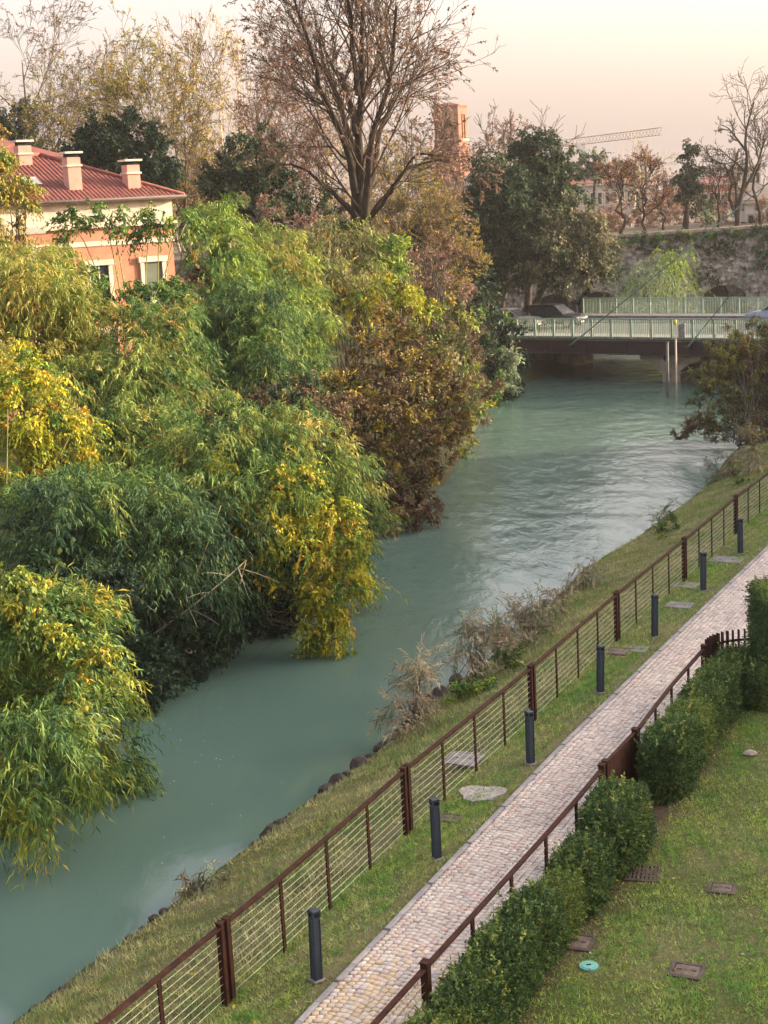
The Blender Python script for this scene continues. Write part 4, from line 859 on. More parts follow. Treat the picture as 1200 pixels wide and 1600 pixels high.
# ---- the big bare tree, with its limbs laid out one by one
TY = 75.0; base = tb(567, 360, TY, .35); p = Plant('bare_tree', 'big bare tree with upswept limbs rising from the middle of the thicket', 'tree', base, 501); r = p.r
limb = lambda pts, dy: np.array([at(x, y, TY + dy * k / (len(pts) - 1)) for k, (x, y) in enumerate(pts)])
def resamp(P, n):
    s = np.concatenate([[0], np.cumsum(np.linalg.norm(np.diff(P, axis=0), axis=1))]); u = np.linspace(0, s[-1], n); return np.stack([np.interp(u, s, P[:, j]) for j in range(3)], -1)
L_ = [([(558, 520), (557, 350), (552, 240), (545, 200), (530, 160), (510, 110), (495, 60)], 3, .42, .10), ([(572, 520), (570, 350), (576, 255), (588, 180), (606, 160), (612, 90), (618, 10)], -2, .38, .09),
      ([(563, 500), (562, 330), (560, 200), (565, 120), (562, 60), (566, -40)], 1, .44, .10), ([(556, 300), (545, 230), (520, 180), (500, 140), (492, 100), (470, 40), (455, -20)], -3, .26, .06),
      ([(574, 290), (590, 220), (608, 165), (635, 130), (665, 110)], 3, .24, .05), ([(560, 340), (540, 320), (505, 290), (480, 265), (440, 255)], -2, .20, .05), ([(575, 345), (600, 310), (615, 290), (640, 262), (680, 250), (720, 255)], 2, .20, .05),
      ([(572, 350), (590, 325), (612, 300), (618, 285), (650, 240), (690, 240)], -3, .16, .04), ([(556, 210), (540, 130), (528, 110), (510, 95)], 4, .22, .06), ([(566, 160), (585, 110), (600, 60), (610, -10)], 4, .2, .05), ([(560, 150), (552, 80), (548, 20), (540, -50)], -4, .2, .05)]
P0 = np.stack([resamp(limb(a, dy), 14) for a, dy, _, _ in L_]); P0 += r.normal(0, .05, P0.shape); R0 = np.stack([np.linspace(a, b, 14) for _, _, a, b in L_])
G_ = [(P0, R0, 9)]
R0 *= .74; P1, R1 = branch(P0, R0, 9, r, (.35, 1), (25, 65), (.26, .46), 8, .10, .09, .32, .35, .018); P1b, R1b = branch(P0[:5], R0[:5], 6, r, (.7, 1), (20, 55), (.3, .5), 8, .06, .08, .45, .3, .018)
P1, R1 = np.concatenate([P1, P1b]), np.concatenate([R1, R1b])
P2, R2 = branch(P1, R1, 7, r, (.2, 1), (18, 50), (.45, .8), 7, .03, .10, .55, .4, .012)
P3, R3 = branch(P2, R2, 5, r, (.3, 1), (20, 50), (.3, .6), 5, -.03, .16, .6, .5, .009)
def emit(lst, nm, m_, pl):
    VV, FF, o = [], [], 0
    for Q, R_, sd in lst:
        V, F = tubes(Q, R_, sd); VV.append(V); FF.append(F + o); o += len(V)
    return link(nm, mesh_arrays(nm, np.concatenate(VV) - pl.b, [np.concatenate(FF)], None, True), m_, pl.root)
emit(G_, 'trunk', M_BARK, p); emit([(P1, R1, 5), (P2, R2, 4), (P3, R3, 3)], 'branches', M_TWIG, p)
e = P3[r.choice(len(P3), 2600)]; q, d = lerp_path(e, r.uniform(.6, 1, len(e))); p.sprays(q, d, 'small', 'pink', 1.5, ('brown', .5)); p.done('seed_clusters')

# ---- evergreens by the bridge
def evergreen(name, label, px, Yb, zb, lobes, palette, mixp, seed, style='broad', dens=1.7, group=None, top=None, trunk=True, leafscale=None):
    b = tb(px, 470, Yb, zb); pl = Plant(name, label, 'tree', b, seed, group); L = [px_lobe(*l) for l in lobes]
    hi = max(L, key=lambda a: a[0][2])[0]
    Q = bez(b, (b + hi) / 2 + np.array([.2, 0, 0]), hi, 10)[None]; pl.tube(Q, np.linspace(.30, .05, 10)[None], 7)
    for c, rd in L:
        m_ = Q[0][int(np.argmin(np.abs(Q[0][:, 2] - (c[2] - rd[2] * .6))))]; pl.tube(bez(m_, (m_ + c) / 2 + np.array([0, 0, .3]), c, 7)[None], np.linspace(.10, .03, 7)[None], 5)
        pl.lobe(c, rd, style, palette, dens, leafscale or max(1, Yb / 50), mixp, lump=.3, stems=0, low=-.95)
    return pl.done('crown', 'trunk', M_BARK)
EG = 'evergreen trees at the bridge end'
evergreen('holm_oak', 'dark leaning evergreen oak left of the bridge cars', 770, 108, 1.2, [(770, 290, 109, 50, 45), (755, 350, 108, 45, 50), (800, 340, 108, 50, 55), (760, 420, 107, 42, 45), (800, 410, 107.5, 42, 45), (735, 400, 107, 30, 40)], 'holm', ('dark', .5), 601, group=EG)
evergreen('holm_oak', 'tall evergreen oak with thin bare top shoots behind the bridge cars', 822, 112, 1.2, [(845, 250, 113, 45, 40), (820, 275, 113, 40, 40), (870, 285, 113, 34, 36), (850, 320, 112, 48, 40), (835, 230, 113, 24, 26)], 'holm', ('dark', .3), 602, group=EG)
evergreen('holm_oak', 'round grey-green evergreen oak overhanging the bridge cars', 824, 106, 1.2, [(885, 350, 107, 48, 36), (915, 380, 107, 42, 38), (870, 400, 106, 50, 40), (925, 410, 106.5, 34, 30), (845, 420, 106, 30, 30), (895, 430, 106, 36, 22)], 'holm_l', ('holm', .45), 603, group=EG)
shoots = dict(k=6, tr=(.4, 1), ang=(10, 30), ratio=(.4, .7), up=.1)
tree('bare_sapling', 'bare pale shoots rising above the evergreen oak crown', tb(845, 300, 113.5, 8), at(850, 190, 113.5), .09, [dict(k=9, tr=(.3, 1), ang=(10, 35), ratio=(.3, .5), up=.12), dict(k=5, ang=(15, 40), ratio=(.4, .7), up=.05)], 604, bark=M_TWIG, rmin=.02)
tree('bare_sapling', 'bare twiggy tree between brick tower and evergreen oaks', tb(780, 400, 118, 1), at(785, 200, 118), .18, [dict(k=12, tr=(.5, 1), ang=(20, 45), ratio=(.25, .45), up=.15), dict(k=6, ang=(15, 45), ratio=(.4, .7), up=.05), dict(k=4, ang=(20, 50), ratio=(.4, .7), up=0)], 605, bark=M_TWIG, rmin=.022, leaf=('small', 'pink', .5, 2.0, None))
# ---- behind the villa and the thicket
M_BGBARK = plain('hazed_bark', (.10, .075, .055), .95, .3, 3.0, .3, spec=.1)  # lighter than the near bark: distance haze put into the colour
BT = 'trees behind the villa and thicket'
evergreen('magnolia', 'dark glossy evergreen tree right behind the villa roof', 185, 102, .4, [(150, 230, 102, 45, 40), (190, 215, 103, 50, 38), (230, 255, 102, 45, 42), (175, 270, 102, 60, 45), (255, 280, 102, 28, 28), (130, 255, 102, 30, 40)], 'dark', ('holm', .25), 611, group=BT, style='broad', dens=1.1)
evergreen('yew', 'dark evergreen tree left of the bare tree trunk', 400, 95, .4, [(400, 240, 96, 38, 36), (370, 275, 95, 45, 45), (420, 290, 95, 45, 45), (350, 310, 94, 36, 40), (400, 340, 94, 60, 40), (470, 310, 95, 40, 34), (500, 340, 95, 40, 34)], 'holm', ('dark', .5), 612, group=BT, dens=1.1)
evergreen('conifer', 'dark cedar behind the villa chimney at the left edge', 10, 118, .4, [(10, 185, 118, 45, 30), (30, 215, 118, 42, 26), (-10, 230, 118, 50, 40), (55, 235, 117, 25, 20)], 'holm', ('dark', .3), 613, group=BT, style='small', dens=.8, leafscale=3.0)
evergreen('laurel_tree', 'dark evergreen mass between the bare tree and the oaks', 660, 98, .4, [(640, 400, 98, 50, 45), (700, 370, 99, 40, 60), (735, 450, 97, 34, 45), (690, 460, 96, 45, 45)], 'dark', ('holm', .5), 614, group=BT, dens=1.0)
lv = [dict(k=14, tr=(.25, .98), ang=(25, 60), ratio=(.28, .5), up=.14, wander=.14, rr=.42), dict(k=7, tr=(.25, 1), ang=(20, 50), ratio=(.4, .7), up=.06, rr=.5), dict(k=5, tr=(.25, 1), ang=(20, 50), ratio=(.4, .7), up=.0), dict(k=3, tr=(.25, 1), ang=(20, 50), ratio=(.4, .7), up=.0, n=4)]
tree('autumn_tree', 'golden leaved tree with dark crooked limbs behind the villa', tb(225, 300, 106, .4), at(215, 95, 106), .34, lv, 621, ('small', 'gold', 1.08, 1.55, ('bamboo_y', .3)), group=BT, bark=M_BGBARK, wig=.7, rmin=.014)
tree('autumn_tree', 'thin golden tree right of the dark magnolia', tb(290, 330, 104, .4), at(285, 150, 104), .26, lv, 622, ('small', 'gold', 0.99, 1.55, ('orange', .3)), group=BT, bark=M_BGBARK, wig=.6, rmin=.014)
tree('autumn_tree', 'yellowing tree above the left end of the villa roof', tb(95, 300, 112, .4), at(105, 130, 112), .3, lv, 623, ('small', 'gold', 1.08, 1.61, ('olive', .35)), group=BT, bark=M_BGBARK, wig=.6, rmin=.014)
tree('autumn_tree', 'tall brown-leaved tree in the upper left corner', tb(35, 300, 120, .4), at(30, 10, 120), .36, lv, 624, ('small', 'orange', 0.72, 1.61, ('pink', .4)), group=BT, bark=M_BGBARK, wig=.5, rmin=.014)
tree('autumn_tree', 'tall thin half-bare tree left of the poplar row', tb(85, 300, 124, .4), at(80, 80, 124), .3, lv, 625, ('small', 'pink', 0.63, 1.61, ('orange', .4)), group=BT, bark=M_BGBARK, wig=.5, rmin=.014)
tree('autumn_tree', 'reddish brown leaved tree left of the big bare tree', tb(400, 330, 112, .4), at(395, 85, 112), .32, lv, 626, ('small', 'rust', 1.08, 1.49, ('pink', .4)), group=BT, bark=M_BGBARK, wig=.5, rmin=.014)
tree('autumn_tree', 'reddish bare tree partly behind the big bare tree', tb(450, 330, 114, .4), at(455, 130, 114), .26, lv, 627, ('small', 'pink', 0.72, 1.49, ('rust', .4)), group=BT, bark=M_BGBARK, wig=.5, rmin=.014)
tree('autumn_tree', 'orange tinged tree right of the bare tree trunk', tb(645, 420, 92, .4), at(640, 318, 92), .22, lv, 628, ('small', 'orange', 1.61, 1.24, ('gold', .35)), group=BT, bark=M_BGBARK, wig=.5, rmin=.014)
tree('autumn_tree', 'low orange tinged tree below the brick tower', tb(700, 420, 96, .4), at(700, 345, 96), .2, lv, 629, ('small', 'gold', 1.61, 1.24, ('pink', .5)), group=BT, bark=M_BGBARK, wig=.5, rmin=.014)
tree('autumn_tree', 'thin yellowish tree seen between the big tree limbs', tb(620, 420, 100, .4), at(618, 240, 100), .18, lv, 630, ('small', 'gold', 1.25, 1.36, ('olive', .4)), group=BT, bark=M_BGBARK, wig=.5, rmin=.014)
# bare poplars in a row
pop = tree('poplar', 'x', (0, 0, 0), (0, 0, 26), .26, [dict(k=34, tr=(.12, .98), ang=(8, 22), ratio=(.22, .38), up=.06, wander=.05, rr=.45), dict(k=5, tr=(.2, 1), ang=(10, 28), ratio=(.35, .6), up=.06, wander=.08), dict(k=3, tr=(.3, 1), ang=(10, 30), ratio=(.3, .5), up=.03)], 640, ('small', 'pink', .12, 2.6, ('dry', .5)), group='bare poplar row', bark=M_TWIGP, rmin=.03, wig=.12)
pops = [(160, 100, 'leftmost'), (195, 80, 'second from the left'), (262, 62, 'third from the left'), (300, 52, 'fourth from the left'), (335, 55, 'fifth from the left'), (368, 58, 'sixth from the left'), (420, 120, 'seventh from the left'), (505, 140, 'behind the big bare tree'), (545, 170, 'rightmost')]
for i, (px, py, w_) in enumerate(pops):
    o = pop if i == 0 else copy_tree(pop); Y = 150 + (i % 3) * 4; q = at(px, py, Y); o.location = (q[0], q[1], .4); s = (q[2] - .4) / 26.0; o.scale = (s, s, s); o.rotation_euler = (0, 0, i * 1.7); o['label'] = 'tall bare poplar in the hazy row, ' + w_
# ---- on the city wall
WG = 'trees on the city wall'
lb = [dict(k=10, tr=(.25, 1), ang=(25, 60), ratio=(.3, .55), up=.2, wander=.2), dict(k=6, tr=(.25, 1), ang=(20, 55), ratio=(.45, .75), up=.08, wander=.2), dict(k=4, tr=(.25, 1), ang=(20, 55), ratio=(.4, .7), up=.02)]
TZ = 6.0
def wt(name, label, px, py_top, Y, r0, seed, leaf=None, wig=.3, bark=None, lv_=lb): return tree(name, label, tb(px, 350, Y, TZ), at(px + 2, py_top, Y), r0, lv_, seed, leaf, group=WG, wig=wig, bark=bark, rmin=.024)
wt('autumn_tree', 'orange-brown small tree on the wall, leftmost', 968, 265, 137, .16, 651, ('small', 'rust', .8, 2.2, ('orange', .4)))
wt('autumn_tree', 'orange-brown small tree on the wall, next to the leftmost', 1008, 258, 139, .15, 652, ('small', 'rust', .75, 2.2, ('pink', .4)))
wt('autumn_tree', 'pale brown leafy tree on the wall left of the ivy-clad tree', 1036, 285, 141, .12, 653, ('small', 'rust', .6, 2.2, ('pink', .5)))
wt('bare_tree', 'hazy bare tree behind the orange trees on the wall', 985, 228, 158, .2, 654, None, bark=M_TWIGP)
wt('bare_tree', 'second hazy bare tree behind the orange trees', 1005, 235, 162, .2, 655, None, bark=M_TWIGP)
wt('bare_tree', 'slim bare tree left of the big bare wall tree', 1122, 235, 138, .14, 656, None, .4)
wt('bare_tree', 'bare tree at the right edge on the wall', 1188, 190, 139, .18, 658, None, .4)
b0 = tb(1150, 350, 137, TZ); p = Plant('bare_tree', 'big crooked bare tree with two limbs on the wall at right', 'tree', b0, 657, WG); r = p.r
LL = [([(1152, 353), (1153, 325), (1162, 290), (1168, 250), (1163, 215), (1172, 180), (1178, 160)], .26, .05), ([(1151, 345), (1145, 320), (1140, 300), (1128, 290), (1132, 300)], .16, .05), ([(1147, 330), (1138, 305), (1145, 285), (1130, 255), (1110, 250)], .17, .04), ([(1160, 300), (1175, 275), (1186, 250), (1196, 215)], .15, .04), ([(1165, 235), (1150, 215), (1138, 200), (1128, 195)], .12, .03)]
P0 = np.stack([resamp(np.array([at(x, y, 137) for x, y in a]), 10) for a, _, _ in LL]); R0 = np.stack([np.linspace(a, b_, 10) for _, a, b_ in LL]); P0[1] = P0[0] * .3 + P0[1] * .7
P1, R1 = branch(P0, R0, 9, r, (.3, 1), (30, 70), (.25, .5), 6, .12, .22, .5, .4, .03); P2, R2 = branch(P1, R1, 5, r, (.25, 1), (25, 60), (.45, .75), 5, .03, .22, .6, .5, .022)
P3, R3 = branch(P2, R2, 3, r, (.25, 1), (25, 60), (.4, .7), 4, 0, .2, .7, .6, .02)
emit([(P0, R0, 7)], 'trunk', M_BARK, p); emit([(P1, R1, 4), (P2, R2, 3), (P3, R3, 3)], 'branches', M_BARK, p)
evergreen('ivy_clad_tree', 'dark ivy-clad conical tree on the wall', 1072, 138, TZ, [(1076, 250, 138, 14, 22), (1074, 275, 138, 20, 24), (1078, 300, 138.5, 22, 26), (1085, 325, 139, 24, 26), (1068, 295, 138, 14, 18), (1075, 232, 138, 7, 14)], 'holm', ('greyg', .25), 660, group=WG, dens=.7, leafscale=2.4)
evergreen('cedar', 'flat-topped hazy cedar beside the crane', 928, 190, 6, [(930, 245, 190, 26, 5), (912, 254, 190, 20, 5), (948, 258, 190, 22, 5), (925, 266, 190, 26, 5), (910, 275, 190, 24, 5), (950, 275, 190, 18, 5)], 'holm', ('greyg', .4), 661, group=WG, style='small', dens=.5, leafscale=4.0)
# weeping willow at the wall foot
shrub('willow', 'bright green weeping willow in front of the stone wall', [(1048, 405, 124, 18, 26), (1052, 430, 124, 20, 25)], 'willow', 'bright', base=tuple(tb(1050, 450, 124, .9)), cat='tree', scale=1.7, dens=.9, low=-1, stem_mat=M_BARK)
shrub('willow', 'grey-green low willow beside the bright one', [(1005, 430, 122, 28, 18), (1028, 425, 123, 22, 20), (990, 442, 122, 18, 14)], 'willow', 'greyg', base=tuple(tb(1008, 450, 122.5, .9)), cat='tree', mixp=('bamboo', .6), scale=1.5, dens=.9, low=-1, stem_mat=M_BARK)
# hazy wood far behind the wall
r_ = np.random.default_rng(9); p = Plant('distant_wood', 'hazy brown undergrowth along the walk on the city wall', 'wood', (32, 146, 6), 700)
for x in np.arange(-6, 62, 1.7):
    c = np.array([x + r_.normal(0, 1), 142 + abs(r_.normal(0, 7)), 6.9 + r_.normal(0, .4)]); p.lobe(c, (1.8, 1.6, r_.uniform(1.1, 2.6)), 'small', 'pink', .5, 2.2, ('brown', .7), lump=.35, stems=0, shell=(.3, 1.05), inner=.4)
o = p.done(); o['kind'] = 'stuff'
p = Plant('distant_wood', 'far tree belt on the left horizon behind the poplars', 'wood', (-60, 190, 1), 701)
for x in np.arange(-75, 25, 7.0):
    c = np.array([x + r_.normal(0, 2), 185 + r_.normal(0, 10), 8 + r_.normal(0, 2)]); p.lobe(c, (5, 4, r_.uniform(6, 10)), 'small', 'brown', .06, 5.0, ('olive', .5), lump=.3, stems=0)
o = p.done(); o['kind'] = 'stuff'

# ------------------------------------------------------------------ city wall (rampart) of rough stone, arches at its foot
def wall_mat():
    m, t = mat('rubble_wall'); L = t.links.new
    p = N(t, 'ShaderNodeBsdfPrincipled', Roughness=.95); p.inputs['Specular IOR Level'].default_value = .1
    tc = N(t, 'ShaderNodeTexCoord'); mp = N(t, 'ShaderNodeMapping'); mp.inputs['Scale'].default_value = (2.2, 2.2, 3.6); L(tc.outputs['Object'], mp.inputs['Vector'])
    vo = N(t, 'ShaderNodeTexVoronoi', Scale=1.0); L(mp.outputs[0], vo.inputs['Vector'])
    nz = N(t, 'ShaderNodeTexNoise', Scale=.45, Detail=6.0, Roughness=.7); L(tc.outputs['Object'], nz.inputs['Vector'])
    n3 = N(t, 'ShaderNodeTexNoise', Scale=2.2, Detail=6.0, Roughness=.75); L(tc.outputs['Object'], n3.inputs['Vector'])
    r1 = N(t, 'ShaderNodeValToRGB'); e = r1.color_ramp.elements; e[0].position = .33; e[1].position = .58; e[0].color = (.045, .05, .032, 1); e[1].color = (.44, .395, .36, 1)
    ad = N(t, 'ShaderNodeMath', operation='ADD'); L(nz.outputs['Fac'], ad.inputs[0]); ml = N(t, 'ShaderNodeMath', operation='MULTIPLY_ADD'); L(n3.outputs['Fac'], ml.inputs[0]); ml.inputs[1].default_value = 1.1; ml.inputs[2].default_value = -.55; L(ml.outputs[0], ad.inputs[1]); L(ad.outputs[0], r1.inputs[0])
    mx = N(t, 'ShaderNodeMix', data_type='RGBA', blend_type='MULTIPLY'); mx.inputs['Factor'].default_value = .8; bwn = N(t, 'ShaderNodeRGBToBW'); L(vo.outputs['Color'], bwn.inputs[0]); L(r1.outputs[0], mx.inputs['A']); L(bwn.outputs[0], mx.inputs['B']); L(mx.outputs['Result'], p.inputs['Base Color'])
    bp = N(t, 'ShaderNodeBump', Strength=.9, Distance=.12); L(vo.outputs['Distance'], bp.inputs['Height']); b2 = N(t, 'ShaderNodeBump', Strength=.8, Distance=.15); L(n3.outputs['Fac'], b2.inputs['Height']); L(bp.outputs[0], b2.inputs['Normal']); L(b2.outputs[0], p.inputs['Normal'])
    o = N(t, 'ShaderNodeOutputMaterial'); L(p.outputs[0], o.inputs[0]); return m
M_WALL = wall_mat()
WY = 132.0
def arch(cx, w, z0, h): return [(cx - w / 2 * math.cos(a), z0 + h * math.sin(a)) for a in np.linspace(0, math.pi, 13)]
xa = [at(935, 455, WY)[0], at(1132, 455, WY)[0], at(868, 455, WY)[0]]; za = 1.18
poly = [(-40, -2)] ;
for cx in sorted(xa): poly += [(cx - 1.9, -2)] + arch(cx, 3.8, .1, 1.2)[0:] + [(cx + 1.9, -2)]
poly += [(90, -2), (90, 6.35), (50, 6.15), (20, 5.75), (-40, 5.5)]
root = thing('city_wall', 'long rough stone city wall with dark arches at its foot', 'wall', (0, WY, 0))
G().prism_y(poly, 0, 7).build('wall_face', M_WALL, root)
for cx in xa: G().box((cx, 6.9, .3), (4.2, .1, 5)).build('arch_shade_sheet', M_DARK, root)  # dark sheets at the arch backs stand in for deep shade
g = G(); g.add([(-40, .3, 5.52), (20, .3, 5.77), (50, .3, 6.17), (90, .3, 6.37), (90, 300, 6.6), (50, 300, 6.6), (20, 300, 6.6), (-40, 300, 6.6)], [(0, 1, 6, 7), (1, 2, 5, 6), (2, 3, 4, 5)])
o = g.build('ground', plain('wall_top_grass', (.085, .065, .04), .95, .4, 2.0, .3), None, False, (0, WY, 0)); tag(o, 'grassy walk on top of the city wall', kind='structure')
G().prism_y([(-40, 5.5), (20, 5.75), (50, 6.15), (90, 6.35), (90, 6.6), (50, 6.4), (20, 6.0), (-40, 5.75)], -.12, .35).build('coping', M_CONCD, root)
p = Plant('wall_ivy', 'green growth hanging over the top of the city wall', 'ivy', (20, WY, 4), 720); r_ = p.r
for x in np.arange(12, 44, 1.3):
    zt = np.interp(x, [-40, 20, 50, 90], [5.5, 5.75, 6.15, 6.35]); p.lobe((x, WY - .15, zt - .35), (1.0, .3, .42), 'small', 'green' if r_.uniform() < .6 else 'olive', .5, 2.0, ('dark', .4), stems=0)
for cx, cz, rx, rz in ((33.5, 3.3, 1.5, 1.9), (34.5, 4.6, 1.8, 1.2), (29.0, 1.7, 1.3, .7), (24, 4.6, 1.5, .8), (30, 4.7, 2.5, .7)): p.lobe((cx, WY - .1, cz), (rx, .25, rz), 'small', 'dark', .5, 2.0, ('green', .4), stems=0)
p.done()

# ------------------------------------------------------------------ road bridge
BA = math.atan2(-.597, .802); BO = np.array([8.6, 93.5]); BX = np.array([.802, -.597]); BYv = np.array([.597, .802])
def bw(x, y): return BO + BX * x + BYv * y
root = thing('road_bridge', 'low road bridge with brown girder and pale green railings', 'bridge', (BO[0], BO[1], 0), BA)
DZ, BW, XL, XR = 1.30, 15.5, -4.0, 27.0
cxm, lx = (XL + XR) / 2, XR - XL
G().box((cxm, BW / 2, DZ - .16), (lx, BW - .3, .28)).build('deck', M_ASPH, root)
for y, nm in ((.0, 'girder'), (BW, 'girder')):
    g = G(); g.box((cxm, y, DZ - .47), (lx, .10, .70)); g.box((cxm, y, DZ - .10), (lx, .36, .05)); g.box((cxm, y, DZ - .845), (lx, .40, .05))
    o = g.build(nm, M_GIRD, root)
    for x in np.arange(XL + 1, XR, 2.6):
        for sy in (-1,): G().box((x, y - .1 if y == 0 else y + .1, DZ - .47), (.03, .10, .69)).build('stiffener', M_GIRD, o)
for y in (2.6, 5.2, 7.8, 10.4, 13.0): G().box((cxm, y, DZ - .57), (lx, .25, .53)).build('beam', M_GIRD, root)
for y, sgn in ((.32, 1), (BW - .32, -1)): G().box((cxm, y + sgn * .75, DZ + .06), (lx, 1.6, .14)).build('sidewalk', M_CONC, root)
def bridge_railing(y, label):
    rl = thing('bridge_railing', label, 'railing', (*bw(0, y), DZ + .02), BA)
    g = G(); g.box((cxm, 0, 1.15), (lx, .09, .06)); g.box((cxm, 0, .94), (lx, .04, .03)); g.box((cxm, 0, .10), (lx, .05, .04)); g.build('rails', M_GREENP, rl)
    pm = G().box((0, 0, .58), (.13, .10, 1.17), bev=.01).mesh('post'); pm.materials.append(M_GREENP)
    nb = 25; xs_ = np.linspace(XL + .1, XR - .1, nb)
    bm = G(); sp = (xs_[1] - xs_[0] - .13)
    for i in range(10):
        x = -sp / 2 + (i + .5) * sp / 10; bm.box((x, 0, .52), (.036, .02, .82)); bm.box((x, 0, 1.035), (.07, .018, .16))
    bm = bm.mesh('balusters'); bm.materials.append(M_GREENP)
    for x in xs_: link('post', pm, None, rl, (x, 0, 0))
    for i in range(nb - 1): tag(link('balusters', bm, None, rl, ((xs_[i] + xs_[i + 1]) / 2, 0, 0)), kind='stuff')
bridge_railing(.12, 'near pale green bridge railing of upright bars'); bridge_railing(BW - .12, 'far pale green bridge railing behind the cars')
# left abutment, pier, right abutment
G().prism([(-14, .6), (.2, .6), (.2, 9.2), (-3.4, 10.2), (-3.4, BW - .4), (-14, BW - .4)], -3, DZ - .87).build('abutment', M_CONCD, root)
G().prism([(-14, -1.2), (-.6, -1.2), (-.6, .58), (-14, .58)], -3, DZ - .9).build('wing_wall', M_CONCD, root)
g = G(); g.box((9.9, BW / 2, -1.2), (1.1, BW - 1.2, 2.4)); pier = g.build('pier', M_CONCD, root)
hm = [(x - 1.3, z) for x, z in [(9.3, .43), (13.1, .43), (13.1, .12), (12.4, -.10), (11.78, -.55), (10.62, -.55), (10.0, -.10), (9.3, .12)]]
G().prism_y(hm, .45, BW - .5).build('pier_head', M_CONCD, root)
G().box((9.9, BW / 2, -.62), (1.4, BW - 1.0, .10)).build('pier_ledge', M_CONCD, root)
g = G(); g.tube([(9.7, .40, .2), (9.7, .435, .2)], .18, 16); g.build('drain_plate', M_IRON, root)
G().prism([(23.5, .6), (30, .6), (30, BW - .4), (23.5, BW - .4)], -3, DZ - .87).build('abutment', M_CONCD, root)
# green stay rods running up to a mast on the right bank
mt = np.array([24.5, -1.5]); mw = bw(*mt); mz = 15.5
tip = np.array([24.5, -1.2, mz])
for x in (3.6, 11.2):
    a = np.array([x, -.16, DZ - .5]); d = nrm(tip - a); o = G().tube([a + d * .6, tip], .032, 6).build('stay_rod', plain('stay_green_%d' % x, (.09, .20, .17), .5, .15), root, True)
    G().tube([a, a + d * 1.6], .06, 8).build('stay_socket', M_GREENP if x > 5 else MATS['stay_green_3'], o, True); G().box(a + d * .1, (.5, .12, .2)).build('stay_bracket', M_GIRD, o)
g = G().tube([(24.5, -1.5, -2), (24.5, -1.5, mz + .5)], [.28, .2], 12); g.build('mast', M_GREENP, root, True)
# road on both sides
g = G(); A = [bw(-60, 1.5), bw(XL + .02, 1.5), bw(XL + .02, BW - 1.5), bw(-60, BW - 1.5)]; g.add([(*q, DZ - .03) for q in A], [(0, 1, 2, 3)]); tag(g.build('road', M_ASPH), 'asphalt road leading off the bridge to the left', kind='structure')
g = G(); A = [bw(XR - .02, 1.5), bw(90, 1.5), bw(90, BW - 1.5), bw(XR - .02, BW - 1.5)]; g.add([(*q, DZ - .03) for q in A], [(0, 1, 2, 3)]); tag(g.build('road', M_ASPH), 'asphalt road leading off the bridge to the right', kind='structure')
# parapet of the second bank beyond the bridge
q = bw(16, 24); o = thing('canal_railing', 'thin green railing on the quay behind the bridge', 'railing', (q[0], q[1], 1.1), BA + R(14))
for z in (.55, 1.0): G().tube([(-9, 0, z), (18, 0, z)], .04, 6).build('rail', M_GREENP, o)
for x in np.arange(-9, 18.1, 1.8): G().box((x, 0, .5), (.08, .08, 1.0)).build('post', M_GREENP, o)

